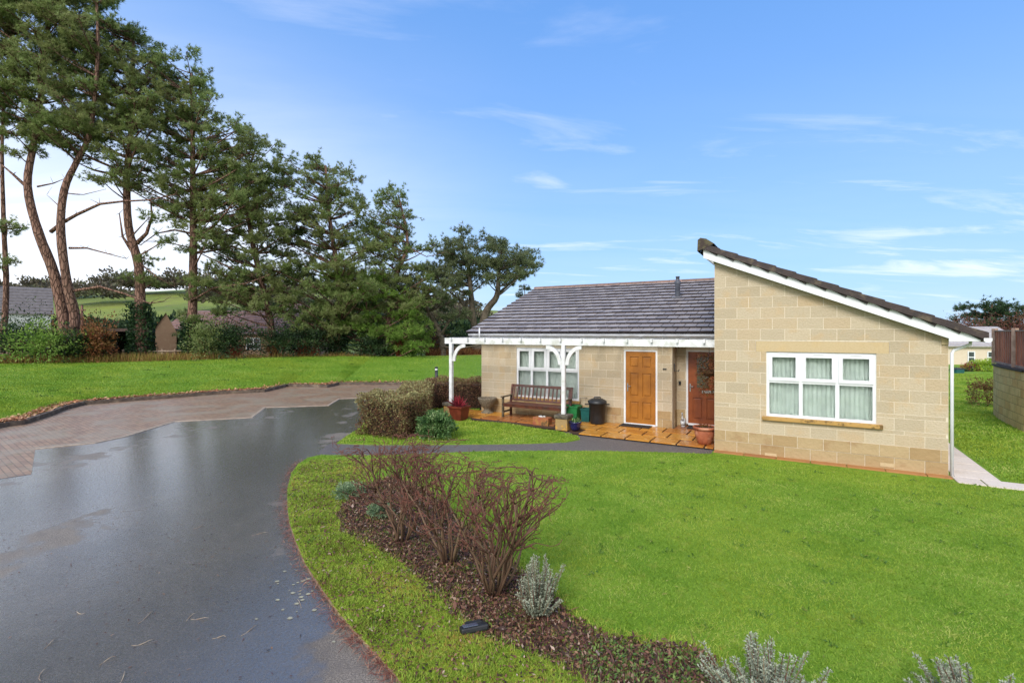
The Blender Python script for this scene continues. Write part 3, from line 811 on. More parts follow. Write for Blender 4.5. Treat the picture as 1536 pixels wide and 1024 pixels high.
gp = MB(); gp.tube([(2.66, 11.80, zb_), (2.66, 11.80, zb_-.06), (2.405, 11.68, zb_-.17), (2.38, 11.66, zb_-.22), (2.38, 11.66, .02)], .027, 10)
put('downpipe', gp, M_white, house, 'house')
# corner trim under the box end
mb = MB(); mb.box((GRt-.10, VG-.03, gz(GRt-.1)-.36), (GRt-.002, VG-.003, gz(GRt-.1)-.215)); put('corbel', mb, M_lint, house, 'house')
# air bricks
for px, py in ((1156, 682), (1331, 697)):
    mb = MB(); u_, z_ = H(px, py, VG); mb.bbox((u_-.11, VG-.016, z_-.035), (u_+.11, VG+.01, z_+.035), .003)
    put('air_brick', mb, M_lint, house, 'house')
# number plate, hook bracket and key safe on the porch walls
mb = MB(); u_, z_ = H(997, 553.5, VM); mb.bbox((u_-.05, VM-.014, z_-.018), (u_+.05, VM-.002, z_+.018), .003); put('number_plate', mb, M_blk, house, 'house')
mb = MB(); u_, z_ = H(1020, 574, VD); mb.bbox((u_-.03, VD-.04, z_-.05), (u_+.03, VD-.011, z_+.05), .008); put('key_safe', mb, M_blk, house, 'house')
mb = MB(); u_, z_ = UP+.011, 1.62
mb.tube([(u_, VM+.14, z_+.14), (u_+.02, VM+.14, z_+.14), (u_+.02, VM+.14, z_-.05), (u_+.13, VM+.12, z_-.05), (u_+.14, VM+.12, z_)], .013, 6); put('hook_bracket', mb, M_blk, house, 'house')

# ------------------------------------------------------------------ pergola
PV = 12.12
pu = [H(677, 560, PV)[0], H(845.5, 560, PV)[0]]
pz = [.50, .44]
perg = empty('pergola', HM @ Vector((pu[1], PV, .44)), -TH, 'white painted timber pergola with curved braces along the bungalow front', 'pergola')
b0, b1 = 2.27, 2.445
for i, uu in enumerate(pu):
    mb = MB(); mb.bbox((uu-.05, PV-.05, pz[i]), (uu+.05, PV+.05, b0-.001), .008)
    po = put('post', mb, M_wood_w, perg, 'house')
    for sgn in ((1,) if i == 0 else (-1, 1)):
        mb = MB(); N = 10; L_, Hh = .46, .52
        pts_o = []; pts_i = []
        for k in range(N+1):
            a = math.pi/2*k/N
            # concave quarter arc from post side (low) to beam (far)
            cx_, cz_ = uu+sgn*(.052+L_), b0-Hh-.0
            xo = cx_-sgn*L_*math.cos(a); zo = cz_+Hh*math.sin(a)
            th_ = .10
            xi = cx_-sgn*(L_-th_)*math.cos(a); zi = cz_+(Hh-th_)*math.sin(a)
            pts_o.append((xo, zo)); pts_i.append((xi, zi))
        # outer edge is a straightened chord so the brace reads as a bow
        for k in range(N):
            slab4(mb, [pts_o[k], pts_o[k+1], pts_i[k+1], pts_i[k]], PV-.026, PV+.026)
        put('brace', mb, M_wood_w, po, 'house')
mb = MB(); mb.bbox((pu[0]-.22, PV-.045, b0), (GL-.004, PV-.003, b1), .006); put('beam', mb, M_wood_w, perg, 'house')
u = pu[0]+.05; i = 0
while u < GL-.1:
    mb = MB(); mb.bbox((u-.022, PV-.002, b0+.055), (u+.022, ev+.095, b1+.012), .004); mb.bbox((u-.022, PV-.13, b0+.1), (u+.022, PV-.046, b1+.012), .004)
    put('rafter', mb, M_wood_w, perg, 'house'); u += .60
mb = MB(); mb.tube([(pu[0]+.42, PV+.9, b1-.05), (pu[0]+.42, PV+.9, 2.75)], .022, 8); put('finial_pole', mb, M_white, perg, 'house')

M_ped = m_stone('weathered pedestal stone', [(0, (150, 124, 84)), (1, (168, 140, 96))], (96, 78, 58), bump=.9, bs=14, extra=(5, (196, 150, 70), .5, .8))
M_pedcap = simple('dark mossy cap stone', (66, 60, 52), (104, 96, 80), 14, .8, .6, 30)
for i, uu in enumerate(pu):
    p = empty('stone_pedestal', HM @ Vector((uu, PV, 0)), -TH,
        ['mossy stone pedestal carrying the left pergola post beside the red-leaved pot', 'weathered sandstone pedestal with dark cap under the middle pergola post beside bench'][i], 'pedestal', None)
    mb = MB(); mb.bbox((-.17, -.17, .03), (.17, .17, pz[i]-.10), .02); put('pedestal_shaft', mb, M_ped, p)
    mb = MB(); mb.bbox((-.20, -.20, pz[i]-.098), (.20, .20, pz[i]), .025); put('cap_stone', mb, M_pedcap, p)

# ------------------------------------------------------------------ bench and patio things
M_teak = simple('dark stained teak', (96, 52, 36), (70, 40, 32), 7, .4, .2, 30, spec=.5, c3=(60, 52, 42), scale3=4)
M_teakw = simple('weathered teak leg', (98, 86, 66), (70, 62, 46), 8, .7, .3, 30)
def make_bench(L=1.55):
    r = empty('garden_bench', (0, 0, 0), 0, 'dark wooden slatted garden bench under the wide window', 'bench')
    h = L/2
    for s in (-1, 1):
        x = s*(h-.03)
        mb = MB(); mb.bbox((x-.03, -.29, 0), (x+.03, -.23, .60), .006); put('front_leg', mb, M_teakw, r)
        mb = MB()
        slabx = [(.19, 0), (.25, 0), (.25, .42), (.36, .95), (.31, .95), (.19, .42)]
        n = len(mb.v)
        for xx in (x-.03, x+.03):
            for (a, b) in slabx: mb.v.append((xx, a, b))
        k = 6
        mb.f += [tuple(n+i for i in range(k)), tuple(n+k+i for i in reversed(range(k)))]+[(n+i, n+(i+1) % k, n+k+(i+1) % k, n+k+i) for i in range(k)]
        mb.r += [.5]*8; mb.m += [0]*8; mb.sm += [False]*8
        put('back_leg', mb, M_teak, r)
        mb = MB(); mb.bbox((x-.045, -.34, .60), (x+.045, .26, .635), .012); put('armrest', mb, M_teakw, r)
        mb = MB(); mb.bbox((x-.02, -.23, .14), (x+.02, .19, .19), .005); put('stretcher', mb, M_teakw, r)
    mb = MB()
    for k in range(5): mb.bbox((-h+.02, -.30+k*.105, .40), (h-.02, -.215+k*.105, .425), .006)
    mb.box((-h+.065, -.285, .33), (h-.065, -.25, .399)); put('seat', mb, M_teak, r)
    A = Matrix.Translation((0, .245, .46)) @ Matrix.Rotation(R(-12), 4, 'X')
    mb = MB(); mb.bbox((-h+.06, -.02, .42), (h-.06, .02, .50), .01, M=A); mb.bbox((-h+.06, -.02, .0), (h-.06, .02, .06), .01, M=A)
    nn = 15
    for k in range(nn):
        x = -h+.10+(L-.20)*k/(nn-1); mb.bbox((x-.022, -.009, .058), (x+.022, .009, .422), .003, M=A)
    put('backrest', mb, M_teak, r)
    return r
bx0, _ = H(758, 600, 13.05); bx1, _ = H(851, 600, 13.05)
bench = make_bench(bx1-bx0); bench.location = HM @ Vector(((bx0+bx1)/2, 13.12, .055)); bench.rotation_euler = (0, 0, -TH)

def pot(name, label, prof, mat, loc, sq=False, rz=0, n=28, soil=True, rs=None):
    r = empty(name, loc, rz, label, 'plant pot')
    mb = MB(); mb.lathe(prof, n if not sq else 4, sq=sq); put('pot_body', mb, mat, r)
    if soil:
        rr, z = rs; m2 = MB()
        m2.lathe([(rr, z), (0, z+.01)], 16 if not sq else 4, sq=sq); put('soil', m2, M_soil, r)
    return r
M_terra = simple('terracotta', (176, 104, 72), (150, 84, 58), 7, .6, .2, 30, c3=(196, 140, 110), scale3=5)
M_terrad = simple('dark glazed terracotta', (118, 56, 40), (96, 44, 32), 7, .35, .2, 30)
M_navy = simple('navy glaze', (34, 34, 84), (26, 26, 60), 6, .12, spec=.7)
M_agg = simple('pebbled concrete', (128, 118, 100), (92, 84, 70), 30, .8, .6, 60)
def leaves(n, c, rad, L, w, up=.3, surf=.6, lump=.25, flat=0):
    """points through a lumpy ellipsoid, leaf centres + outward directions"""
    d = rdir(n); d[:, 2] = np.where(d[:, 2] < -flat, -d[:, 2]*.6, d[:, 2])
    ph = RS.uniform(0, 6, 4)
    l = 1+lump*(np.sin(d[:, 0]*4+ph[0])*np.cos(d[:, 1]*5+ph[1])+.6*np.sin(d[:, 2]*7+ph[2]+d[:, 0]*6))
    rr = (1-surf*RS.uniform(0, 1, n)**1.6)*l
    p = d*rr[:, None]*np.array(rad)+np.array(c)
    dd = d+RS.normal(size=(n, 3))*.6; dd[:, 2] += up; dd /= np.linalg.norm(dd, axis=1)[:, None]
    return p, dd, RS.uniform(L*.6, L*1.3, n), RS.uniform(w*.6, w*1.3, n)
def lf(n, c, rad, L, w, **k):
    p, d, l, w_ = leaves(n, c, rad, L, w, **k)
    # light and dark clumps: neighbours share a shade
    q = .5+.22*np.sin(p[:, 0]*7/max(rad[0], .2)+1)*np.cos(p[:, 1]*6/max(rad[0], .2))+.2*np.sin(p[:, 2]*9/max(rad[2], .2))
    return quads_from(p, d, l, w_, np.clip(q+RS.uniform(-.3, .3, n), 0, 1))

M_redleaf = leafmat('crimson strap leaves', [(0, (96, 28, 40)), (1, (170, 60, 70))])
M_grn = leafmat('mid green leaves', [(0, (44, 72, 40)), (.5, (84, 118, 66)), (.8, (120, 150, 92)), (1, (176, 194, 140))], trans=.35)
M_hang = leafmat('withered hanging stems', [(0, (70, 44, 28)), (.5, (124, 70, 40)), (1, (96, 92, 48))])
# terracotta square pot with red cordyline
p = pot('square_planter', 'square dark terracotta pot with crimson strap leaves by the hedge', [(.0, 0), (.17, 0), (.22, .36), (.25, .365), (.25, .42), (.21, .42), (.20, .38)], M_terrad, G(689, 631)+Vector((0, 0, .03)), sq=True, rz=-TH, rs=(.20, .385))
n = 60; c = np.zeros((n, 3)); c[:, 2] = .38; d = rdir(n, 1.2); d[:, 2] = np.abs(d[:, 2]); c[:, :2] += RS.normal(size=(n, 2))*.04
putnp('foliage', quads_from(c, d, RS.uniform(.25, .42, n), .045, RS.uniform(0, 1, n)), M_redleaf, p)
# urn
p = pot('pebbled_urn', 'grey pebble-dashed urn on a foot at the left corner of bungalow wall', [(0, 0), (.20, 0), (.20, .04), (.12, .08), (.10, .14), (.16, .2), (.24, .32), (.30, .46), (.30, .50), (.26, .50), (.25, .44)], M_agg, G(731, 621)+Vector((0, 0, .03)), rs=(.26, .45))
# big terracotta pot by the gable corner
p = pot('terracotta_pot', 'round terracotta pot with wide rim at the gable wall corner', [(0, 0), (.13, 0), (.17, .1), (.215, .22), (.22, .30), (.215, .34), (.25, .35), (.26, .40), (.24, .41), (.22, .39)], M_terra, HM @ Vector((H(1056, 640, 12.0)[0], 12.08, .055)), rs=(.22, .37))
n = 80; c = RS.normal(size=(n, 3))*[.08, .08, .02]+[0, 0, .39]; putnp('foliage', quads_from(c, rdir(n, .6), .06, .03, RS.uniform(0, 1, n)), M_hang, p)
# navy pot
p = pot('blue_pot', 'small navy glazed pot with a few leaves beside the middle pedestal', [(0, 0), (.09, 0), (.12, .05), (.15, .14), (.155, .2), (.17, .215), (.17, .24), (.14, .24), (.135, .2)], M_navy, G(863, 648)+Vector((0, 0, .045)), rs=(.14, .21))
n = 120; c = RS.normal(size=(n, 3))*[.06, .06, .02]+[0, 0, .24]; putnp('foliage', quads_from(c, rdir(n, .8), .07, .03, RS.uniform(0, 1, n)), M_grn, p)
# low brick block with stones
lw = empty('low_brick_block', G(815, 640)+Vector((0, .12, .03)), -TH, 'low brick block with white pebbles on top in front of bench', 'brick block')
mb = MB(); mb.bbox((-.26, -.13, 0), (.22, .13, .22), .015); put('block_body', mb, simple('old brick', (150, 84, 56), (166, 120, 62), 6, .7, .5, 20, c3=(74, 60, 42), scale3=5), lw)
mb = MB()
for i in range(9):
    bm = bmesh.new(); bmesh.ops.create_icosphere(bm, subdivisions=2, radius=random.uniform(.022, .04)); s_ = Matrix.Translation((random.uniform(-.12, .08), random.uniform(-.07, .07), .235)) @ Matrix.Diagonal((1.2, .9, .7, 1)); mb.bm(bm, .5, 0, s_, True)
put('pebbles', mb, simple('white pebble', (206, 204, 198), (180, 176, 170), 20, .5), lw)
# black dustbin
b = empty('dustbin', HM @ Vector((H(895, 600, 13.25)[0], 13.30, .06)), 0, 'round black plastic dustbin with domed lid beside the orange door', 'dustbin')
mb = MB(); mb.lathe([(0, 0), (.195, 0), (.20, .02), (.235, .56), (.25, .565), (.25, .60)], 32)
for k in range(8):
    pass
put('bin_body', mb, M_blk, b)
mb = MB(); mb.lathe([(.262, .57), (.265, .62), (.24, .645), (.16, .69), (.06, .705), (0, .707)], 32); l_ = put('lid', mb, M_blk, b)
mb = MB(); mb.tube([(-.09, 0, .685), (-.085, 0, .735), (.085, 0, .735), (.09, 0, .685)], .017, 8); put('handle', mb, M_blk, l_)
for s in (-1, 1):
    mb = MB(); mb.bbox((s*.24-.015, -.06, .52), (s*.33+.015, .06, .545), .008) if s > 0 else mb.bbox((-.345, -.06, .52), (-.225, .06, .545), .008)
    put('side_handle', mb, M_blk, b)
M_greenp = simple('green plastic', (44, 128, 70), (38, 112, 62), 5, .4); M_teal = simple('teal plastic', (28, 92, 88), (24, 80, 78), 5, .4)
def crate(name, label, px, w, d, h, mat, v=13.35, lidm=None):
    r = empty(name, HM @ Vector((H(px, 600, v)[0], v, .06)), -TH, label, 'recycling box')
    mb = MB(); t = .012
    def ring(z, s): return [(-w/2*s, -d/2*s, z), (w/2*s, -d/2*s, z), (w/2*s, d/2*s, z), (-w/2*s, d/2*s, z)]
    A_ = ring(0, .86); B_ = ring(h, 1); C_ = ring(h, .94); D_ = ring(.03, .82)
    for a_, b_ in ((A_, B_), (B_, C_), (C_, D_)):
        for i in range(4): mb.face([a_[i], a_[(i+1) % 4], b_[(i+1) % 4], b_[i]])
    mb.face(D_); mb.face(A_[::-1]); put('box_body', mb, mat, r)
    mb = MB()
    for (x0, x1, y0, y1) in ((-w/2-.015, w/2+.015, -d/2-.015, -d/2+.012), (-w/2-.015, w/2+.015, d/2-.012, d/2+.015), (-w/2-.015, -w/2+.012, -d/2+.0121, d/2-.0121), (w/2-.012, w/2+.015, -d/2+.0121, d/2-.0121)): mb.box((x0, y0, h-.03), (x1, y1, h+.012))
    put('rim', mb, mat if not lidm else lidm, r)
    return r
crate('recycling_box', 'bright green plastic recycling box behind the navy pot', 857, .50, .36, .42, M_greenp, 13.40)
crate('recycling_box', 'small teal plastic recycling caddy tucked beside black dustbin', 880, .26, .28, .36, M_teal, 13.45)
mb = MB(); tt = H(868, 580, 13.45)[0]; mb.tube([(tt, 13.56, .10), (tt, 13.56, .70), (tt+.22, 13.56, .715)], .009, 6)
o = put('plant_hook', mb, M_blk, None, 'house'); tag(o, 'thin dark metal hook rod standing by the teal box', 'hook rod')
mb = MB(); mb.bbox((d1u0+.0, VM-.42, .062), (d1u1-.12, VM-.06, .078), .005); o = put('doormat', mb, simple('black rubber mat', (52, 50, 50), (40, 38, 38), 60, .9, .6, 120), None, 'house'); tag(o, 'black doormat lying in front of the orange door', 'doormat')
mb = MB(); mb.bbox((d2u0+.1, VD-.45, .062), (d2u1-.1, VD-.08, .08), .005); o = put('doormat', mb, MATS['black rubber mat'], None, 'house'); tag(o, 'dark doormat in the porch before the glazed front door', 'doormat')
# white garden ornament (goose-like) and watering can in porch corner
orn = empty('goose_ornament', HM @ Vector((-2.72, 14.0, .06)), -TH, 'small white garden goose ornament standing in the porch corner', 'ornament')
mb = MB(); bm = bmesh.new(); bmesh.ops.create_icosphere(bm, subdivisions=3, radius=1)
for v in bm.verts: v.co = Vector((v.co.x*.07, v.co.y*.11, .13+v.co.z*.09+.03*v.co.y))
mb.bm(bm, sm=True); mb.tube([(0, -.06, .17), (0, -.10, .25), (0, -.10, .34), (0, -.12, .37), (0, -.17, .365)], [.035, .024, .02, .028, .008], 10); mb.lathe([(0, 0), (.06, 0), (.05, .03), (.03, .05), (.03, .1)], 12); put('ornament_body', mb, simple('off white resin', (206, 208, 210), (170, 176, 184), 20, .5), orn)
# hanging basket
hb_u = H(1062, 540, 12.9)[0]
hb = empty('hanging_basket', HM @ Vector((hb_u+.05, 12.75, 1.70)), 0, 'wall hanging basket trailing withered brown stems beside front door', 'hanging basket')
mb = MB(); mb.lathe([(0, -.16), (.1, -.13), (.17, -.05), (.19, .02), (.17, .02), (0, -.02)], 20); put('basket_bowl', mb, simple('coir liner', (92, 64, 40), (70, 50, 32), 20, .9, .5, 50), hb)
mb = MB()
for k in range(3):
    a = k*2.1; mb.tube([(.18*math.cos(a), .18*math.sin(a), .02), (0, 0, .45)], .004, 4)
mb.tube([(0, 0, .45), (0, 0, .60)], .006, 4); put('chain', mb, M_blk, hb)
vs = []; n = 900
st = RS.uniform(0, 1, n); a = RS.uniform(0, 6.28, n); rad = .05+.26*np.sqrt(RS.uniform(0, 1, n))
c = np.column_stack([rad*np.cos(a), rad*np.sin(a), .38-RS.uniform(0, 1, n)**1.2*.95])
c[:, :2] *= (1.0-.25*(c[:, 2] < -.2))[:, None]
d = rdir(n, -.5); putnp('foliage', quads_from(c, d, RS.uniform(.05, .12, n), RS.uniform(.012, .03, n), RS.uniform(0, 1, n)), M_hang, hb)
# bollard
def bollard():
    p = G(654, 578); p = Vector((-3.75, 24.9, 0)); X = (654.5-CX)/F*p.y; p.x = X; p.z = .1
    r = empty('bollard_light', p, 0, 'black bollard light with a white band on the far lawn edge', 'bollard')
    mb = MB(); mb.lathe([(.075, 0), (.075, .62), (0, .62)], 16); put('bollard_post', mb, M_blk, r)
    mb = MB(); mb.lathe([(.065, .621), (.065, .70), (0, .70)], 16); put('lamp_band', mb, M_white, r)
    mb = MB(); mb.lathe([(.08, .701), (.085, .72), (.07, .78), (0, .79)], 16); put('bollard_cap', mb, M_blk, r)
bollard()
# fallen ground spotlight in the bed
sp = empty('ground_spotlight', G(711, 948, LZ)+Vector((0, 0, 0)), R(20), 'black plastic ground spotlight lying in the planting bed', 'spotlight')
mb = MB(); A = Matrix.Rotation(R(-14), 4, 'X'); mb.bbox((-.12, -.05, .0), (.12, .05, .05), .015, M=Matrix.Translation((0, 0, .012)) @ A); mb.bbox((-.06, .03, .03), (.09, .10, .07), .012, M=A); put('lamp_housing', mb, M_blk, sp)
mb = MB(); mb.bbox((-.10, -.045, .052), (.03, .025, .058), .002, M=Matrix.Translation((0, 0, .012)) @ A); put('lens', mb, simple('grey lens', (78, 88, 108), None, 8, .15, spec=.8), sp)
mb = MB(); mb.tube([(.05, .06, .03), (.12, .12, .015), (.2, .13, .01)], .008, 6); put('spike', mb, M_blk, sp)

# ------------------------------------------------------------------ hedge, shrubs
M_hedge = leafmat('hedge leaves', [(0, (72, 50, 38)), (.35, (120, 84, 62)), (.6, (116, 110, 66)), (1, (164, 160, 112))], trans=.15)
M_hedgeb = leafmat('brown hedge leaves', [(0, (60, 42, 36)), (.5, (118, 78, 62)), (.8, (120, 104, 68)), (1, (150, 138, 96))], trans=.15)
M_twig = leafmat('red brown twigs', [(0, (120, 102, 78)), (.3, (92, 68, 54)), (.65, (98, 64, 54)), (1, (124, 80, 68))], trans=0, rough=.6)
def hedge(name, label, a, b, w, h, n, mat, group=None, ls=.05):
    """a,b ground end points, world"""
    a = Vector(a); b = Vector(b); L = (b-a).length; t = (b-a)/L
    r = empty(name, (a+b)/2, math.atan2(t.y, t.x), label, 'hedge', group)
    # shell points on box faces
    A_top = L*w; A_s = 2*(L+w)*h; k = RS.uniform(0, A_top+A_s, n)
    P = np.zeros((n, 3)); D = np.zeros((n, 3))
    top = k < A_top; x = RS.uniform(-L/2, L/2, n); y = RS.uniform(-w/2, w/2, n); z = RS.uniform(.02, h, n)
    P[top] = np.column_stack([x, y, np.full(n, h)])[top]; D[top] = (0, 0, 1)
    side = RS.uniform(0, L+w, n); sg = np.where(RS.uniform(0, 1, n) < .5, -1, 1)
    m1 = (~top) & (side < L); m2 = (~top) & (side >= L)
    P[m1] = np.column_stack([x, sg*w/2, z])[m1]; D[m1] = np.column_stack([0*x, sg, 0*x])[m1]
    P[m2] = np.column_stack([sg*L/2, y, z])[m2]; D[m2] = np.column_stack([sg, 0*x, 0*x])[m2]
    # rounded, uneven
    bump = .05*np.sin(P[:, 0]*5+P[:, 2]*4)+.04*np.sin(P[:, 1]*9+P[:, 0]*11+P[:, 2]*7)
    P += D*(bump-RS.uniform(0, 1, n)**2*.22)[:, None]
    P[:, 2] = np.where(P[:, 2] > h*.85, P[:, 2]-(.06*(np.abs(P[:, 1])/(w/2))**4), P[:, 2]); P[:, 2] = np.maximum(P[:, 2], .02)
    dd = D+RS.normal(size=(n, 3))*.8; dd /= np.linalg.norm(dd, axis=1)[:, None]
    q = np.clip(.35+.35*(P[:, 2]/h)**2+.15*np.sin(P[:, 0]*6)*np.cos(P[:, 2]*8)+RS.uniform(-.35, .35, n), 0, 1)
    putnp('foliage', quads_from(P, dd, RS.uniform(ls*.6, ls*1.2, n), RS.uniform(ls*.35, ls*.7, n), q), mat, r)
    mb = MB()
    for i in range(int(L*26)):
        x0 = random.uniform(-L/2+.1, L/2-.1); y0 = random.uniform(-w*.35, w*.35); pt = Vector((x0, y0, 0)); pts = [pt.copy()]
        for k in range(4):
            pt = pt+Vector((random.uniform(-.1, .1), random.uniform(-.1, .1), h*.23)); pts.append(pt.copy())
        mb.tube(pts, [.012, .01, .008, .006, .003], 4, random.random()*.5)
    put('stems', mb, M_twig, r)
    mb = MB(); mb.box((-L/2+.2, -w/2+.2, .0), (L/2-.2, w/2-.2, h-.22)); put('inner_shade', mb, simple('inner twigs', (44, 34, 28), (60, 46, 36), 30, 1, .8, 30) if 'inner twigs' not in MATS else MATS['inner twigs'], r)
    return r
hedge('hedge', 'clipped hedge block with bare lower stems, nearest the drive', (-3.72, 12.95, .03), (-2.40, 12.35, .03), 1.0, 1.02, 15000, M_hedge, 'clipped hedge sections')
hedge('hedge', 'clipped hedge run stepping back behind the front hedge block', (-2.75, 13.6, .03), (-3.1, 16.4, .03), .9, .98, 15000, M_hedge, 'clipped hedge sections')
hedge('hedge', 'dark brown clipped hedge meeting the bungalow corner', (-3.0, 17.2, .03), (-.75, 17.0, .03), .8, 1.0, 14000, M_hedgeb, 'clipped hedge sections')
def bush(name, label, c, rx, ry, h, n, mat, L=.06, w=.03, cat='shrub', group=None, surf=.5, lump=.2, stems=6, up=.3):
    r = empty(name, c, random.uniform(0, 6), label, cat, group)
    putnp('foliage', lf(n, (0, 0, h*.45), (rx, ry, h*.55), L, w, surf=surf, lump=lump, up=up, flat=.75), mat, r)
    mb = MB()
    for i in range(stems):
        a = random.uniform(0, 6.28); e = Vector((math.cos(a)*rx*.6, math.sin(a)*ry*.6, h*.6))
        mb.tube([(0, 0, 0), e*.5+Vector((0, 0, h*.1)), e], [max(.012, h*.015), max(.008, h*.01), .004], 5, random.random())
    put('stems', mb, M_twig, r)
    return r
bush('evergreen_shrub', 'round glossy green shrub with pale tips beside the hedge', G(654, 659)+Vector((0, 0, .03)), .44, .42, .66, 4200, M_grn, .07, .035)
M_litter = leafmat('dead leaves', [(0, (44, 32, 30)), (.35, (84, 54, 46)), (.65, (110, 74, 60)), (.88, (140, 108, 84)), (1, (178, 156, 140))], trans=.1)
# small plants at the back of bed
M_grey = leafmat('silver grey leaves', [(0, (72, 80, 64)), (.5, (124, 132, 112)), (1, (168, 174, 154))], trans=.1)
M_greyg = leafmat('grey green leaves', [(0, (66, 88, 58)), (.5, (104, 128, 92)), (1, (150, 168, 132))], trans=.15)
bush('low_cushion_plant', 'low grey-green cushion plant at the far end of bed', G(524, 745, LZ), .27, .22, .2, 1500, M_greyg, .045, .014)
bush('low_cushion_plant', 'small silvery cushion plant between the leaf litter and bare shrub', G(570, 775, LZ), .2, .16, .18, 900, M_greyg, .045, .014)

def grey_shrub(label, c, rad, h, n, seedr=0):
    r = empty('silver_shrub', c, random.uniform(0, 6), label, 'shrub')
    mb = MB(); cs = []; ds = []; rn = []
    for i in range(n):
        a = random.uniform(0, 6.28); q = math.sqrt(random.random()); b = Vector((math.cos(a)*rad*.3*q, math.sin(a)*rad*.3*q, 0))
        lean = Vector((math.cos(a)*q, math.sin(a)*q, 0)); hh = h*random.uniform(.38, 1.0)*(1-.3*q)
        e = b+lean*rad*random.uniform(.6, 1.15)+Vector((random.uniform(-.03, .03), random.uniform(-.03, .03), hh)); m_ = (b+e)/2+Vector((random.uniform(-.03, .03), random.uniform(-.03, .03), -.03*q))
        mb.tube([b, m_, e], [.006, .005, .003], 4, random.random()*.6)
        # leafy spike on the upper part
        k = 230; t = RS.uniform(.22, 1, k)
        P = np.array([(1-x)**2*np.array(b)+2*x*(1-x)*np.array(m_)+x*x*np.array(e) for x in t])
        d = rdir(k, .9); cs.append(P+d*[.012, .012, .004]); ds.append(d); rn.append(np.clip(.25+.6*t+RS.uniform(-.3, .3, k), 0, 1))
    cs = np.vstack(cs); ds = np.vstack(ds); rn = np.concatenate(rn)
    putnp('foliage', quads_from(cs, ds, RS.uniform(.012, .024, len(cs)), .009, rn), M_grey, r)
    put('stems', mb, M_twig, r)
grey_shrub('tall silvery shrub beside the largest bare shrub', G(806, 925, LZ), .18, .66, 38)
grey_shrub('broad silver-grey shrub at the lower edge right of the bed', G(1150, 1075, LZ), .34, .50, 110)
grey_shrub('silver-grey shrub cut by the bottom right corner', G(1470, 1100, LZ), .36, .44, 90)

def bare_shrub(label, base, h, spread, nst, lean=(0, 0), seed=1):
    rg = random.Random(seed); r = empty('bare_shrub', base, 0, label, 'shrub', 'leafless shrubs in the bed')
    mb = MB(); tw = MB()
    def grow(p, d, rad, length, lev):
        k = 5; pts = [p.copy()]; rs_ = [rad]; dd = d.copy(); seg = length/k; q = p.copy()
        for i in range(k):
            dd = (dd+Vector((rg.gauss(0, .21), rg.gauss(0, .21), rg.gauss(.05, .10)))).normalized()
            q = q+dd*seg
            if q.z > h: q.z = h-rg.random()*.03; dd.z *= .3
            pts.append(q.copy()); rs_.append(max(rad*(1-.5*(i+1)/k), .0026))
            if lev < 3 and i >= 1:
                nc = 1 if lev == 2 else 2 if (i > 1 and lev == 0) else 1
                for c in range(nc):
                    if rg.random() < (.9 if lev == 0 else .72 if lev == 1 else .4):
                        a = rg.uniform(0, 6.28); side = dd.orthogonal().normalized(); side.rotate(Matrix.Rotation(a, 3, dd))
                        nd = (dd*.75+side*rg.uniform(.5, 1.0)+Vector((0, 0, .25))).normalized()
                        grow(q.copy(), nd, max(rs_[-1]*.72, .0042), length*rg.uniform(.30, .5), lev+1)
        (mb if lev == 0 else tw).tube(pts, rs_, 6 if lev == 0 else 4 if lev == 1 else 3, min(1, .05+lev*.26+rg.random()*.22))
        if lev >= 2:
            for i in range(1, len(pts)):     # buds / dead flower knots
                if rg.random() < .35:
                    s_ = .006; z = pts[i]; tw.tube([z-Vector((0, 0, s_)), z, z+Vector((0, 0, s_*1.5))], [.001, .0045, .001], 4, .95, cap=False)
    for i in range(nst):
        a = 2*math.pi*i/nst+rg.uniform(-.3, .3); q = rg.uniform(.35, 1)
        d = Vector((math.cos(a)*spread*q+lean[0], math.sin(a)*spread*q*.8+lean[1], 1)).normalized()
        b = Vector((math.cos(a)*.05, math.sin(a)*.05, -.02))
        grow(b, d, rg.uniform(.011, .020), h*rg.uniform(.8, 1.05), 0)
    put('stems', mb, M_twig, r); put('twigs', tw, M_twig, r)
bare_shrub('largest leafless red-brown shrub, in the middle of the bed', G(742, 890, LZ), 1.16, .52, 15, (.02, 0), 3)
bare_shrub('leafless shrub between the other two bare shrubs, thin stems leaning left', G(672, 845, LZ), 1.10, .42, 11, (-.08, 0), 5)
bare_shrub('farthest leafless shrub, nearest the path, reddish twig tops', G(603, 812, LZ), 1.18, .40, 13, (0, 0), 9)

# ------------------------------------------------------------------ grass blades, litter (uncountable)
def blades(name, P, n, z, hmin, hmax, w, mat, dens=None, lean=.5, clump=.3):
    q = sample_poly(P, n)
    D = q[:, 1]
    if dens is not None:
        # keep nearer blades with a higher chance, and only what can come into view
        keep = (np.abs(q[:, 0]) < D*1.15+1.2) & (D > 3.0) & (RS.uniform(0, 1, len(q)) < np.clip((dens/np.maximum(D, .1))**2, .04, 1))
        q = q[keep]
    m = len(q); c = np.column_stack([q, np.full(m, z)])
    d = RS.normal(size=(m, 3))*[lean, lean, 0]+[0, 0, 1]; d /= np.linalg.norm(d, axis=1)[:, None]
    sc = np.clip(q[:, 1]/6, 1, 2.2)
    rn = np.clip(.5+.25*np.sin(q[:, 0]*3.1+np.sin(q[:, 1]*2.3)*2)*np.cos(q[:, 1]*3.7)+RS.uniform(-.45, .45, m), 0, 1)
    hh = RS.uniform(hmin, hmax, m)*(1+.6*clump*np.sin(q[:, 0]*9+np.cos(q[:, 1]*7)*2)*np.cos(q[:, 1]*11+q[:, 0]*3))
    o = putnp(name, tris_from(c, d, hh, w*sc, rn), mat)
    return tag(o, kind='stuff')
M_blade = leafmat('grass blades', [(0, (92, 130, 34)), (.5, (126, 162, 52)), (.85, (152, 176, 72)), (1, (174, 182, 100))], trans=.3, rough=.6, world=(.5, (162, 174, 60), .45))
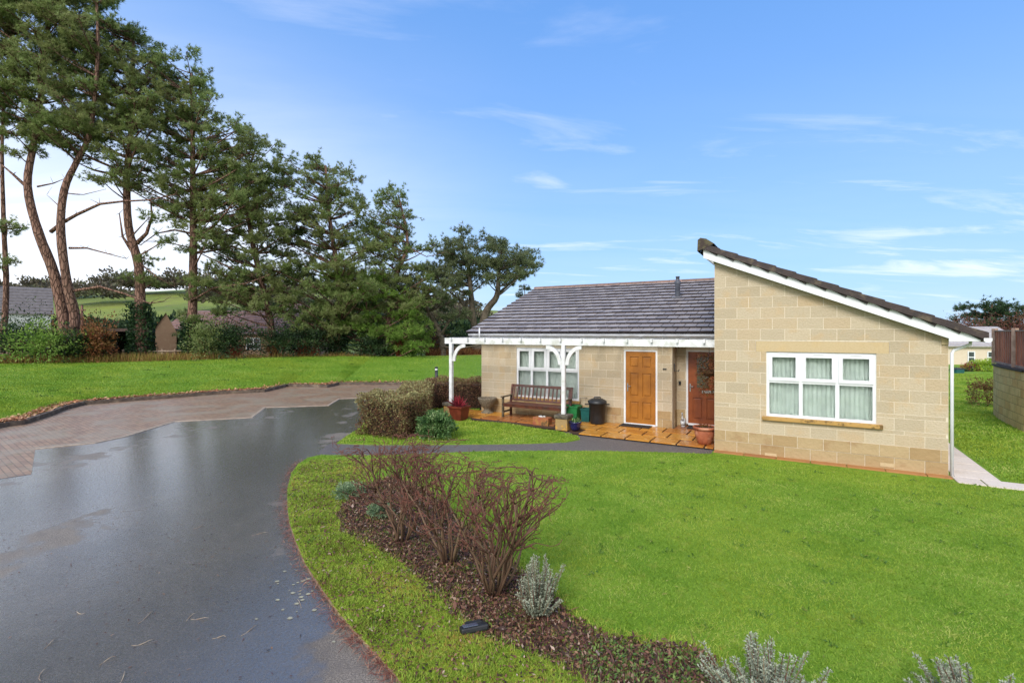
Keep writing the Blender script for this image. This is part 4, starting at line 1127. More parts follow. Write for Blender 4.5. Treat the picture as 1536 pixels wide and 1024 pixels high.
M_dk2 = leafmat('coarse dark grass', [(0, (50, 84, 34)), (1, (76, 108, 44))])
M_bladem = leafmat('moss and grass tufts', [(0, (118, 92, 54)), (.15, (118, 146, 48)), (.55, (154, 184, 66)), (.85, (188, 202, 92)), (1, (182, 138, 80))], trans=.3, rough=.6)
lawn_vis = [(-.9, 3.2)]+[p for p in lawn[3:23]]+[HW(2.6, 11.2)[:2], HW(3.6, 11.3)[:2], (16, 13), (16, 3.2)]
P_l = [p for p in lawn_vis]
o = blades('lawn_grass', P_l, 620000, LZ, .018, .042, .0065, M_blade, dens=6.0, lean=.9)
o['label'] = 'short wet grass of the front lawn'; 
o = blades('lawn_grass', upl, 26000, LZ, .02, .045, .012, M_blade, lean=.8)
o = blades('moss_tufts', verge, 150000, LZ, .015, .05, .0075, M_bladem, dens=7.0, lean=1.0, clump=1.2)
o = blades('lawn_grass', [HW(3.1, 20)[:2], HW(3.1, 11.7)[:2], (8.77, 8.0), (16, 13), (15.2, 15.6), (30, 31), (21, 31)], 100000, LZ, .03, .06, .012, M_blade, lean=.8)
m = 150000; fi = RS.uniform(2, nk-14, m); tt = RS.uniform(0, 1, m)**1.3*.99+.02; i0 = fi.astype(int); fr_ = (fi-i0)[:, None]
Ka = np.array(Kr); Ca = np.array(Cr); kk = Ka[i0]*(1-fr_)+Ka[np.minimum(i0+1, nk-1)]*fr_; cc_ = Ca[i0]*(1-fr_)+Ca[np.minimum(i0+1, nk-1)]*fr_
P = kk*(1-tt[:, None])+cc_*tt[:, None]; zt = np.array([bank_z(a)+.05*math.sin(b*.35)*sstep(a*3) for a, b in zip(tt, P[:, 0])])-.01
d = RS.normal(size=(m, 3))*[.7, .7, 0]+[0, 0, 1]; d /= np.linalg.norm(d, axis=1)[:, None]
tag(putnp('bank_grass', tris_from(np.column_stack([P, zt]), d, RS.uniform(.04, .085, m), .03, np.clip(.42+.3*np.sin(P[:, 0]*1.3+np.sin(P[:, 1])*2)*np.cos(P[:, 1]*1.7)+RS.uniform(-.35, .35, m), 0, 1)), M_blade), kind='stuff')
m = 46; ii = RS.randint(0, len(P), m); c0 = np.repeat(np.column_stack([P[ii], zt[ii]]), 26, 0)+RS.normal(size=(m*26, 3))*[.13, .07, 0]
d = rdir(m*26, 1.0); d[:, 2] = np.abs(d[:, 2]); tag(putnp('bank_weeds', quads_from(c0, d, RS.uniform(.04, .09, m*26), .04, RS.uniform(0, .6, m*26)), M_dk2), kind='stuff')
# weeds and stray leaves in the lawn
q = sample_poly(lawn_vis, 5200); q = q[(q[:, 1] < 13) & (np.abs(q[:, 0]) < q[:, 1]*1.1)]; cl_ = q[RS.randint(0, len(q), 170)]
P = np.repeat(cl_, 9, 0)+RS.normal(size=(len(cl_)*9, 2))*.03; m = len(P); d = rdir(m, .5); d[:, 2] = np.abs(d[:, 2])
M_clov = leafmat('dark clover', [(0, (74, 108, 40)), (.6, (92, 124, 48)), (1, (116, 138, 60))])
o = tag(putnp('lawn_weeds', quads_from(np.column_stack([P, np.full(m, LZ+.018)]), d, RS.uniform(.02, .05, m), .02, RS.uniform(0, 1, m)), M_clov), kind='stuff')
cl_ = q[RS.randint(0, len(q), 900)]; m = len(cl_); d = RS.normal(size=(m, 3))*[1, 1, .2]; d /= np.linalg.norm(d, axis=1)[:, None]
M_strawl = leafmat('straw and stray leaves', [(0, (110, 84, 50)), (.6, (150, 150, 80)), (1, (176, 172, 110))])
tag(putnp('lawn_straw', quads_from(np.column_stack([cl_, np.full(m, LZ+.034)]), d, RS.uniform(.02, .06, m), .007, RS.uniform(0, 1, m)), M_strawl), kind='stuff')
# bed litter
def litter(name, P, n, z, L, w, mat, flat=.35, kind='stuff', zj=.02, rn=None):
    q = sample_poly(P, n); m = len(q); c = np.column_stack([q, z+RS.uniform(0, zj, m)])
    d = RS.normal(size=(m, 3))*[1, 1, flat]; d /= np.linalg.norm(d, axis=1)[:, None]
    nr = RS.normal(size=(m, 3))*[flat, flat, .2]+[0, 0, 1]
    o = putnp(name, quads_from(c, d, RS.uniform(L*.5, L*1.4, m), RS.uniform(w*.5, w*1.3, m), RS.uniform(0, 1, m) if rn is None else rn(m), nrm=nr), mat)
    return tag(o, kind=kind)
litter('leaf_litter', bed, 30000, LZ+.004, .034, .019, M_litter, zj=.03, flat=.6)
litter('bed_twigs', bed, 2600, LZ+.01, .11, .006, M_twig, zj=.04)
M_bits = leafmat('small bed weeds', [(0, (70, 104, 50)), (1, (130, 150, 80))])
litter('bed_weeds', [tuple(G(x, y, LZ)[:2]) for x, y in ((860, 985), (900, 960), (1060, 985), (1080, 1050), (900, 1040))], 1500, LZ+.01, .035, .018, M_bits, flat=.8, zj=.03)
litter('verge_litter', verge, 6500, LZ+.012, .035, .017, M_litter, zj=.02, flat=.5)
q = sample_poly(bed, 26000); q = q[(np.sin(q[:, 0]*5+np.cos(q[:, 1]*4)*2)*np.cos(q[:, 1]*6+q[:, 0]*2)+RS.normal(size=len(q))*.3) > .42]
bb_ = np.array(resamp(bed+[bed[0]], 3)); m = 11000; q2 = bb_[RS.randint(0, len(bb_), m)]+RS.normal(size=(m, 2))*.055; d2 = rdir(m, 1.0); d2[:, 2] = np.abs(d2[:, 2])
tag(putnp('edge_grass', tris_from(np.column_stack([q2, np.full(m, LZ)]), d2, RS.uniform(.02, .07, m), .008, RS.uniform(.1, 1, m)), M_bladem), kind='stuff')
litter('large_leaves', bed, 900, LZ+.02, .07, .035, M_litter, zj=.03, flat=.5); m = len(q)
d = rdir(m, 1.2); d[:, 2] = np.abs(d[:, 2])
tag(putnp('moss_tufts', tris_from(np.column_stack([q, np.full(m, LZ)]), d, RS.uniform(.02, .05, m), .009, RS.uniform(0, 1, m)), M_bladem), kind='stuff')
# needles and leaves swept against the lawn edge
M_needle = leafmat('fallen red needles', [(0, (92, 52, 42)), (.6, (142, 84, 66)), (1, (176, 138, 108))], trans=0)
m = 1700; idx = RS.randint(4, len(re_w)-6, m); P = np.array([re_w[i] for i in idx])+RS.normal(size=(m, 2))*.035+RS.uniform(-.03, .03, (m, 2))
P[:, 0] -= np.abs(RS.normal(size=m))*.05
c = np.column_stack([P, .012+RS.uniform(0, .03, m)]); d = RS.normal(size=(m, 3))*[1, 1, .12]; d /= np.linalg.norm(d, axis=1)[:, None]
tag(putnp('fallen_needles', quads_from(c, d, RS.uniform(.05, .13, m), .006, RS.uniform(0, 1, m), nrm=np.tile([0, 0, 1.], (m, 1))), M_needle), kind='stuff')
# strip of leaves behind the kerb
kr = resamp(K[1:-3], 12); m = 5200; idx = RS.randint(0, len(kr)-2, m); P = []
for i in idx:
    a = Vector(kr[i]); b_ = Vector(kr[i+1]); t = (b_-a); t = t.normalized() if t.length > 0 else Vector((0, 1)); nn = Vector((-t.y, t.x)); q = a+t*random.random()*.2+nn*random.uniform(.03, .60)*(.6+.4*random.random()); P.append((q.x, q.y))
P = np.array(P); c = np.column_stack([P, .115+RS.uniform(0, .04, m)]); d = RS.normal(size=(m, 3))*[1, 1, .25]; d /= np.linalg.norm(d, axis=1)[:, None]
M_strip = leafmat('fallen beech leaves', [(0, (120, 74, 50)), (.5, (170, 118, 84)), (1, (204, 166, 130))], trans=.1)
tag(putnp('kerb_leaves', quads_from(c, d, RS.uniform(.07, .14, m), .07, RS.uniform(0, 1, m), nrm=RS.normal(size=(m, 3))*.3+[0, 0, 1]), M_strip), kind='stuff')
# litter on the road
RP = [tuple(G(x, y)[:2]) for x, y in ((0, 1000), (-60, 800), (0, 720), (150, 670), (420, 630), (520, 625), (425, 740), (440, 840), (590, 1020), (300, 1060))]
litter('road_leaves', RP, 700, .006, .035, .012, M_litter, flat=.05, zj=.004)
mb = MB()
for (x, y) in ((160, 990), (75, 965), (285, 925), (300, 928), (375, 945), (220, 925), (118, 920), (60, 1012), (450, 905), (330, 955), (185, 1016), (215, 965), (390, 800), (300, 790)):
    p = G(x, y); a = random.uniform(0, 3.1); L_ = random.uniform(.05, .11); k = random.uniform(-.4, .4)
    mb.tube([p+Vector((math.cos(a+k*t)*L_*t, math.sin(a+k*t)*L_*t, .006+.008*math.sin(t*3))) for t in (-1, -.5, 0, .5, 1)], [.0015, .0028, .003, .0026, .0012], 5, random.random())
tag(put('fallen_twigs', mb, simple('bleached twig', (176, 160, 138), (140, 120, 100), 20, .7)), kind='stuff')
mb = MB()
for i in range(46):
    x = random.gauss(455, 20); y = random.gauss(880, 26)
    if i > 38: x = random.uniform(380, 540); y = random.uniform(800, 980)
    if x > 425+(y-800)*.75: continue
    p = G(x, y); r_ = random.uniform(.008, .03); k = 9
    mb.face([(p.x+r_*random.uniform(.6, 1.2)*math.cos(6.283*j/k), p.y+r_*random.uniform(.5, .9)*math.sin(6.283*j/k), .004+i*.00002) for j in range(k)], random.random())
tag(put('lichen_spots', mb, simple('pale lichen', (168, 166, 140), (150, 146, 128), 30, .7)), kind='stuff')

# ------------------------------------------------------------------ pines
M_dkc = leafmat('dark conifer needles', [(0, (36, 54, 34)), (.5, (60, 84, 52)), (1, (92, 112, 76))])
def crestD(x):
    s_ = (x-CX)/F; D = 20.0
    while D < 60 and D < crest_y(s_*D): D += .1
    return D
def pine(label, D, trunks, crown, r0=.3, dens=1.35, needle=None, spread=2.2, lowpads=(), dead=(), ivy=0, tuft=72, up=.55, group='tall pines along the bank', nl=.23, nw=.031, name='pine_tree', bark=None, padr=1.0, base=None):
    needle = needle or M_ne1
    D = max(D, crestD(trunks[0][0][0])+1.0)
    b = W(trunks[0][0][0], HY, D); bx, by = b.x, D
    bz = terr(bx, by)-.1
    r = empty(name, (bx, by, bz), 0, label, 'tree', group)
    org = Vector((bx, by, bz))
    TR = []
    for ti, tp in enumerate(trunks):
        pts = [W(x, y, D)-org for x, y in tp]; 
        for i, p in enumerate(pts): p.y += (math.sin(i*1.3+ti)*.25 if i else 0)
        if ti == 0 or tp[0][1] > 470: pts[0].z = min(pts[0].z, -.1)
        # smooth resample
        out = []
        for i in range(len(pts)-1):
            p0 = pts[max(i-1, 0)]; p1 = pts[i]; p2 = pts[i+1]; p3 = pts[min(i+2, len(pts)-1)]
            for k in range(4):
                t = k/4
                out.append(.5*((2*p1)+(p2-p0)*t+(2*p0-5*p1+4*p2-p3)*t*t+(3*p1-p0-3*p2+p3)*t**3))
        out.append(pts[-1]); n = len(out)
        rr = r0*(1 if ti == 0 else .85)
        rad = [rr*(1.0-.78*(i/(n-1))**1.1)*(1.25 if i == 0 else 1)*(1+random.uniform(-.05, .05)) for i in range(n)]
        mb = MB(); mb.tube(out, rad, 10, .5); put('trunk', mb, bark or M_bark, r)
        TR.append((out, rad))
    br = MB()
    def attach(P):
        best = None
        for out, rad in TR:
            for i in range(len(out)):
                q = out[i]; hd = math.hypot(P.x-q.x, P.y-q.y); want = P.z-.38*hd-.2
                c = abs(q.z-want)+hd*.35
                if best is None or c < best[0]: best = (c, q, rad[i])
        return best[1], best[2]
    # pads
    pads = []
    xs_ = [p[0] for p in crown]; ys_ = [p[1] for p in crown]
    s = F/D; area = 0
    for i in range(len(crown)): area += crown[i-1][0]*crown[i][1]-crown[i][0]*crown[i-1][1]
    area = abs(area)/2/s/s; n = int(area*dens*1.42)
    cyc = 0; poly = crown
    while len(pads) < n and cyc < 40000:
        cyc += 1; x = random.uniform(min(xs_), max(xs_)); y = random.uniform(min(ys_), max(ys_))
        if not inpoly(np.array([x]), np.array([y]), poly)[0]: continue
        # half width of the silhouette here gives the depth of the crown
        p = W(x, y, D)-org; p.y = random.uniform(-1, 1)*spread
        if any((p-q).length < .62*padr for q in pads): continue
        pads.append(p)
    for (x, y) in lowpads:
        p = W(x, y, D)-org; p.y = random.uniform(-1, 1)*spread*.5; pads.append(p)
    C_, D_, S_ = [], [], []
    for p in pads:
        q, tr = attach(p); v = p-q; L = v.length
        if L > 7: q = p-v*(7/L)*.9 if False else q
        mid = q+v*.5+Vector((0, 0, -.10*L*random.uniform(.2, 1.2)))+Vector((random.uniform(-.2, .2), random.uniform(-.2, .2), 0))
        pts = [q*(1-t)**2+mid*2*t*(1-t)+p*t*t for t in (0, .25, .5, .75, 1)]
        rb = min(tr*.55, .03+.014*L); br.tube(pts, [rb, rb*.8, rb*.6, rb*.45, rb*.3], 5, .5, cap=False)
        out_ = Vector((v.x, v.y, 0)); out_ = out_.normalized() if out_.length > .1 else Vector((0, 0, 0))
        for k in range(8):
            a = random.uniform(0, 6.28); dv = (out_*.45+Vector((math.cos(a), math.sin(a), up*random.uniform(-.3, 1.3)))).normalized()
            l = random.uniform(.45, .95)*padr; st = p-v.normalized()*random.uniform(0, .5)*padr
            e = st+dv*l; m_ = (st+e)/2+Vector((0, 0, -.08))
            br.tube([st, m_, e], [rb*.28+.004, rb*.2+.003, .005], 3, .5, cap=False)
            nt = tuft//8; t = RS.uniform(.35, 1.05, nt)[:, None]
            PP = np.array(st)*(1-t)**2+2*t*(1-t)*np.array(m_)+t*t*np.array(e)+RS.normal(size=(nt, 3))*.10*padr
            C_.append(PP); D_.append(np.tile(np.array(dv)+[0, 0, .5], (nt, 1)))
            S_.append(np.full(nt, random.uniform(-.22, .22)))
    C_ = np.vstack(C_); D_ = np.vstack(D_); S_ = np.concatenate(S_)
    nn = 14; m = len(C_)
    cc = np.repeat(C_, nn, 0); dd = np.repeat(D_, nn, 0)*.8+RS.normal(size=(m*nn, 3))*.75; dd /= np.linalg.norm(dd, axis=1)[:, None]
    rn = np.clip(np.repeat(S_+.5+RS.uniform(-.18, .18, m), nn)+RS.uniform(-.15, .15, m*nn), 0, 1)
    putnp('crown', tris_from(cc, dd, RS.uniform(nl*.6, nl*1.15, m*nn), nw*nl/.22, rn), needle, r)
    for dl in dead:
        pts = [W(x, y, D)-org for x, y in dl[0]]; k = len(pts)
        for i, p in enumerate(pts): p.y += dl[2]*i if len(dl) > 2 else 0
        br.tube(pts, [dl[1]*(1-.75*i/(k-1)) for i in range(k)], 6, .5)
        for i in range(1, k):
            for j in range(2):
                a = pts[i]; br.tube([a, a+Vector((random.uniform(-.5, .5), random.uniform(-.3, .3), random.uniform(-.1, .5))), ], [dl[1]*.22, .006], 4, .5)
    put('branches', br, bark or M_bark, r)
    if ivy:
        n = 2600; out, rad = TR[0]; h = ivy; z = RS.uniform(0, 1, n)**1.1*h; P = np.zeros((n, 3))
        zz = np.array([q.z for q in out]); xx = np.array([q.x for q in out]); yy = np.array([q.y for q in out])
        a = RS.uniform(0, 6.28, n); R_ = r0*1.25+.25*RS.uniform(0, 1, n)**2+.15*(1-z/h)
        P[:, 0] = np.interp(z, zz, xx)+R_*np.cos(a); P[:, 1] = np.interp(z, zz, yy)+R_*np.sin(a); P[:, 2] = z
        putnp('ivy', quads_from(P, rdir(n, .1), RS.uniform(.1, .2, n), .12, RS.uniform(0, .8, n)), M_ivy, r)
    return r
M_ivy = leafmat('ivy leaves', [(0, (22, 44, 24)), (.6, (44, 72, 38)), (1, (84, 108, 62))])
pine('pine at the left edge of the picture, only its side branches in view', 29, [[(0, 540), (3, 440), (2, 330), (8, 200), (20, 60)]], [(-110, -110), (90, -110), (90, 40), (50, 150), (10, 215), (-90, 240)], .17, lowpads=[(8, 340), (28, 338), (18, 394)], dead=[([(2, 345), (25, 342), (40, 340)], .05)])
pine('twin-trunked pine with two bare red-brown stems near the left edge', 27, [[(98, 545), (90, 480), (78, 410), (62, 350), (47, 280), (50, 210), (62, 90), (75, -30)], [(100, 540), (108, 480), (104, 430), (97, 350), (97, 285), (110, 240), (132, 195), (150, 90), (150, 10)]],
     [(-10, -90), (170, -90), (172, 25), (160, 110), (150, 195), (95, 225), (55, 245), (5, 215), (-15, 60)], .33, dens=1.7,
     dead=[([(76, 348), (92, 335), (115, 322), (150, 306), (185, 302), (225, 300), (262, 292)], .11), ([(42, 282), (20, 262), (0, 245)], .10), ([(56, 280), (80, 275), (97, 268)], .05), ([(104, 372), (130, 372), (160, 380), (190, 388)], .07), ([(112, 436), (150, 430), (185, 440), (225, 455), (245, 452)], .09), ([(100, 290), (125, 292), (158, 284)], .035), ([(98, 318), (84, 305), (70, 292)], .035)])
pine('tall pine with ivy-clad foot and forked dead limb, second trunk group from left', 28.5, [[(213, 545), (206, 470), (206, 400), (196, 340), (195, 260), (198, 170), (195, 60)]],
     [(110, -10), (165, 15), (235, 85), (262, 180), (250, 265), (205, 290), (150, 270), (105, 200), (100, 90)], .34, dens=1.5, lowpads=[(215, 385), (205, 410), (225, 420), (238, 330), (250, 360)], ivy=3.6,
     dead=[([(205, 365), (220, 350), (228, 325), (226, 300)], .13), ([(197, 375), (184, 355), (179, 320)], .10), ([(192, 282), (170, 262), (140, 255), (120, 246)], .12), ([(210, 395), (235, 415), (262, 430)], .05)])
pine('tall straight pine with dense pointed crown, third trunk group from left', 27.5, [[(285, 550), (285, 470), (288, 380), (292, 290), (292, 190), (287, 110)]],
     [(212, 92), (240, 82), (275, 88), (310, 100), (332, 140), (372, 200), (400, 280), (385, 350), (330, 370), (262, 330), (218, 290), (205, 180)], .31, dens=1.5, lowpads=[(270, 470), (285, 440), (300, 480), (260, 500), (310, 420)], ivy=2.6,
     dead=[([(287, 350), (262, 345), (235, 350), (210, 368)], .08), ([(287, 372), (262, 366), (235, 362), (210, 362)], .05), ([(286, 452), (320, 432), (370, 425), (405, 412)], .08)])
pine('bushy pine with crown hanging low in front of the red roof', 26.5, [[(410, 550), (404, 490), (395, 440), (380, 360), (372, 280), (382, 225)]],
     [(335, 222), (372, 212), (400, 205), (432, 232), (440, 300), (455, 400), (450, 480), (415, 475), (370, 450), (335, 490), (305, 430), (320, 300)], .27, dens=1.35,
     dead=[([(400, 470), (430, 455), (455, 465)], .07), ([(398, 450), (375, 438), (345, 430), (300, 440)], .09), ([(402, 475), (370, 470), (340, 478)], .05)])
pine('large full pine with ivy-covered trunk in the middle of the row', 26, [[(503, 550), (506, 500), (507, 420), (496, 330), (490, 250)]],
     [(425, 262), (440, 245), (462, 250), (490, 232), (520, 250), (540, 285), (556, 345), (575, 410), (560, 470), (520, 500), (470, 510), (440, 480), (425, 400), (415, 330)], .3, dens=1.55, ivy=3.2,
     dead=[([(506, 440), (470, 430), (440, 410)], .08), ([(507, 425), (530, 400), (545, 380)], .08)])
pine('leaning pine whose crown steps down towards the bungalow', 30, [[(575, 550), (582, 480), (592, 420), (612, 365), (600, 300)]],
     [(545, 282), (565, 270), (590, 285), (615, 315), (632, 350), (668, 352), (650, 385), (655, 430), (640, 470), (600, 480), (560, 440), (545, 350)], .26, dens=1.4,
     dead=[([(588, 440), (620, 430), (660, 440)], .06), ([(610, 370), (640, 385), (670, 378)], .05)])
pine('low bright green pine with foliage reaching the grass', 25.5, [[(548, 550), (550, 500), (548, 440)]],
     [(500, 405), (540, 400), (580, 405), (605, 440), (640, 480), (635, 520), (600, 530), (540, 500), (480, 520), (470, 460)], .16, dens=1.9, needle=M_ne2, spread=1.4)
pine('low twisted grey-green pine with spreading bare lower limbs', 31, [[(664, 550), (663, 515), (655, 490), (640, 460), (625, 430)]],
     [(600, 420), (640, 405), (680, 400), (705, 440), (700, 470), (650, 485), (610, 480)], .3, dens=1.2, needle=M_ne3, bark=M_barkg,
     dead=[([(663, 500), (675, 480), (685, 470), (688, 455)], .12), ([(660, 505), (640, 492), (615, 485), (590, 495)], .09), ([(662, 520), (690, 522), (715, 518), (735, 512)], .09), ([(655, 490), (620, 465), (590, 450)], .07), ([(640, 460), (660, 440), (690, 430)], .05)])
pine('umbrella-shaped pine with forking trunk behind the bungalow roof', 38.5, [[(714, 560), (714, 510), (710, 480), (706, 430), (700, 375)], [(714, 500), (728, 470), (745, 445), (748, 415), (752, 380)]],
     [(655, 378), (675, 368), (695, 348), (722, 350), (738, 360), (768, 372), (796, 378), (803, 400), (785, 418), (760, 425), (735, 420), (715, 430), (690, 420), (668, 430), (645, 410)], .42, dens=2.1, needle=M_ne3, bark=M_barkg, spread=2.6, padr=1.15, nl=.26,
     dead=[([(712, 480), (690, 450), (665, 430), (650, 405)], .14), ([(714, 490), (696, 470), (670, 455), (640, 440)], .10), ([(748, 440), (765, 425), (785, 410)], .13), ([(712, 500), (735, 480), (745, 470)], .09), ([(706, 440), (725, 425), (740, 405)], .08)])
pine('small pine tuft showing just above the roof verge', 44, [[(790, 560), (790, 480), (786, 425)]], [(780, 428), (797, 412), (806, 420), (804, 440), (782, 445)], .10, dens=.8, padr=.7, needle=M_ne3)
# right-hand conifer behind the fence
pine('broad dark conifer behind the distant bungalow on the right', 50, [[(1490, 560), (1490, 500), (1490, 455)]], [(1464, 474), (1478, 460), (1496, 452), (1510, 460), (1524, 482), (1532, 540), (1458, 540), (1452, 505)], .3, dens=2.2, spread=3, group=None, padr=1.3, nl=.32, tuft=80, needle=M_dkc)

# undergrowth along the crest
M_dk = leafmat('dark evergreen leaves', [(0, (24, 38, 24)), (.5, (44, 66, 38)), (1, (78, 98, 58))])
M_rus = leafmat('russet leaves', [(0, (84, 50, 34)), (.5, (132, 84, 52)), (1, (150, 120, 72))])
M_dog = leafmat('red dogwood stems', [(0, (110, 40, 34)), (.6, (160, 66, 50)), (1, (150, 110, 84))], trans=0)
def gp(x, D):
    if x < 780: D = max(D, crestD(x)+.25)
    X = (x-CX)/F*D; return Vector((X, D, terr(X, D)-.05))
sh = [(20, 27.5, 2.6, 2.6, M_dk, 'dark evergreen bush at the left edge under the pines'), (70, 27.3, 2.2, 2.2, M_ne2, 'leafy green bush at the foot of the twin-trunked pine'),
      (128, 27.6, 1.2, 1.9, M_dk, 'dark green bush with russet neighbour beside twin-trunked pine'), (150, 28.3, 1.1, 2.2, M_rus, 'russet-topped bush in front of the dark carport'),
      (312, 28.0, 1.5, 2.4, M_ne1, 'low spreading pine bush right of the stone gable'),
      (18, 33, 2.4, 3.6, M_dk, 'tall dark hedge bush at the left edge before the slate-roofed cottage'), (118, 34, 2.2, 3.2, M_rus, 'tall brown winter bush right of the twin-trunked pine'), (172, 40, 2.6, 3.4, M_dk, 'dark green bush rising behind the carport roof'), (330, 36, 2.6, 3.0, M_rus, 'brown winter bush hiding the left end of the red roof'), (448, 40, 2.8, 3.6, M_dk, 'tall dark bush right of the red-roofed house'), (590, 38, 2.6, 2.6, M_dk, 'rounded dark bush behind the leaning pine'), (640, 40, 2.2, 2.0, M_rus, 'brown thicket left of the twisted pine'),
      (345, 28.3, 2.1, 2.5, M_dk, 'dark evergreen bush before the red-roofed house'), (420, 28.6, 1.9, 2.2, M_dk, 'dark low bush at foot of the bushy pine'),
      (468, 29.0, 2.0, 2.2, M_dk, 'black-green bush left of the ivy-covered pine'), (560, 29.0, 1.8, 1.5, M_dk, 'dark bush behind the bright green pine'),
      (612, 28.6, 1.0, 1.0, M_ne2, 'small bright green bush right of bright green pine'), (700, 40, 2.2, 1.9, M_dk, 'dark bush at the foot of the umbrella pine')]
for i, (x, D, w, h, mt, lb) in enumerate(sh):
    bush('evergreen_bush', lb, gp(x, D), w, w*.7, h, 4200, mt, .15, .07, 'bush', 'bushes under the pines', surf=.85, lump=.5, stems=14)
def stems_stuff(name, x0, x1, D0, D1, n, hmin, hmax, w, mat, lean=.25, clus=0):
    x = RS.uniform(x0, x1, n) if not clus else RS.uniform(x0, x1, n)
    t = (x-x0)/(x1-x0); D = D0+(D1-D0)*t+RS.uniform(-.4, .9, n); X = (x-CX)/F*D
    c = np.column_stack([X, D, [terr(a, b)-.03 for a, b in zip(X, D)]]); d = RS.normal(size=(n, 3))*[lean, lean, 0]+[0, 0, 1]; d /= np.linalg.norm(d, axis=1)[:, None]
    return tag(putnp(name, tris_from(c, d, RS.uniform(hmin, hmax, n), w, RS.uniform(0, 1, n)), mat), kind='stuff')
M_dry = leafmat('dry grass', [(0, (120, 90, 50)), (.5, (160, 130, 80)), (1, (120, 130, 50))])
stems_stuff('dry_grass', -20, 330, 26.2, 30.6, 6000, .25, .65, .05, M_dry)
stems_stuff('dry_grass', 330, 560, 30.8, 33.8, 2500, .2, .5, .04, M_dry)
stems_stuff('rusty_bracken', 640, 730, 36.5, 38.5, 3000, .3, .75, .05, M_rus, .4)
for x, D, s_, lb in ((352, 29.5, .8, 'low red-stemmed dogwood clump under the bushy pine'), (455, 31.5, .9, 'red dogwood clump left of the ivy-covered trunk'), (472, 32.0, .8, 'bright red dogwood clump beside the ivy-covered trunk'), (600, 33, 1.1, 'pale red dogwood thicket right of the bright green pine'), (412, 30.8, 1.0, 'upright brown sapling clump at the bushy pine trunk')):
    r = empty('dogwood_bush', gp(x, D), 0, lb, 'shrub', 'dogwood clumps along the bank'); mb = MB()
    for k in range(150):
        a = random.uniform(0, 6.28); q = random.random(); e = Vector((math.cos(a)*q*s_*.8, math.sin(a)*q*s_*.8, s_*random.uniform(.6, 1.25)))
        mb.tube([Vector((e.x*.3, e.y*.3, 0)), e*.5, e], [.014, .011, .005], 3, random.random(), cap=False)
    put('stems', mb, M_dog if 'red' in lb.replace('bushy', '') else M_rus, r)

# ------------------------------------------------------------------ buildings and fences behind
M_slate = simple('grey slate', (112, 106, 104), (98, 92, 90), 3, .6, .2, 10)
M_rend = simple('white render', (214, 216, 216), (198, 200, 198), 3, .8)
M_redroof = simple('red brown tiles', (134, 104, 94), (110, 86, 78), 3, .7, .3, 10)
M_rubble = m_stone('rubble stone', [(0, (134, 110, 92)), (.5, (150, 124, 104)), (1, (112, 94, 82))], (170, 150, 128), bump=1, bs=8)
def simple_house(name, label, c, rz, L, Wd, h, rh, wallm, roofm, chim=None, cat='house', wins=(), overhang=.25, bandm=None):
    r = empty(name, c, rz, label, cat)
    mb = MB(); mb.box((-L/2, -Wd/2, -1.5), (L/2, Wd/2, h))
    for s in (-1, 1): mb.face([(s*(L/2-.001), -Wd/2, h), (s*(L/2-.001), Wd/2, h), (s*(L/2-.001), 0, h+rh)])
    put('wall', mb, wallm, r)
    mb = MB(); o = overhang
    for s in (-1, 1):
        n = 9
        for k in range(n):
            t0, t1 = k/n, (k+1)/n; y0 = s*(Wd/2+o)*(1-t0); y1 = s*(Wd/2+o)*(1-t1); k_ = rh*o/(Wd/2)
            z0 = h-k_+(rh+k_)*t0; z1 = h-k_+(rh+k_)*t1
            mb.face([(-L/2-o, y0, z0+.10), (L/2+o, y0, z0+.10), (L/2+o, y1, z1+.04), (-L/2-o, y1, z1+.04)], random.random())
            mb.face([(-L/2-o, y0, z0), (L/2+o, y0, z0), (L/2+o, y0, z0+.10), (-L/2-o, y0, z0+.10)], 0.)
    for s in (-1, 1):
        k_ = rh*o/(Wd/2); mb.face([(s*(L/2+o), -Wd/2-o, h-k_-.1), (s*(L/2+o), 0, h+rh-.1), (s*(L/2+o), 0, h+rh+.05), (s*(L/2+o), -Wd/2-o, h-k_+.05)]); mb.face([(s*(L/2+o), Wd/2+o, h-k_-.1), (s*(L/2+o), 0, h+rh-.1), (s*(L/2+o), 0, h+rh+.05), (s*(L/2+o), Wd/2+o, h-k_+.05)])
    rf = put('roof', mb, roofm, r)
    if chim is not None:
        cx_, ch_ = chim; mb = MB(); mb.box((cx_-.42, -.3, h+rh-.6), (cx_+.42, .3, h+rh+ch_)); cm = put('chimney', mb, M_rend, rf)
        # pot as child of roof
        mb = MB(); mb.lathe([(.2, h+rh+ch_), (.16, h+rh+ch_+.6), (.2, h+rh+ch_+.65), (.12, h+rh+ch_+.65)], 12, (cx_, 0, 0)); put('chimney_pot', mb, simple('red chimney pot', (184, 92, 70), (160, 76, 58), 6, .7) if 'red chimney pot' not in MATS else MATS['red chimney pot'], rf)
    for (x0, x1, z0, z1, nx_, side) in wins:
        y = -Wd/2-.02
        mb = MB(); e = .07
        mb.box((x0, y-.03, z0), (x1, y+.01, z0+e)); mb.box((x0, y-.03, z1-e), (x1, y+.01, z1)); mb.box((x0, y-.03, z0+e), (x0+e, y+.01, z1-e)); mb.box((x1-e, y-.03, z0+e), (x1, y+.01, z1-e))
        mb.box((x0+e, y-.028, (z0+z1)/2-e/2), (x1-e, y+.01, (z0+z1)/2+e/2))
        for k in range(1, nx_): xm = x0+(x1-x0)*k/nx_; mb.box((xm-e/2, y-.026, z0+e), (xm+e/2, y+.01, z1-e))
        w_ = put('window', mb, M_white, r)
        mb = MB(); mb.box((x0+.02, y-.005, z0+.02), (x1-.02, y+.015, z1-.02)); put('glass_pane', mb, MATS['dark window glass'], w_)
    return r
simple('dark window glass', (70, 76, 80), (50, 54, 58), 2, .08, spec=.8)
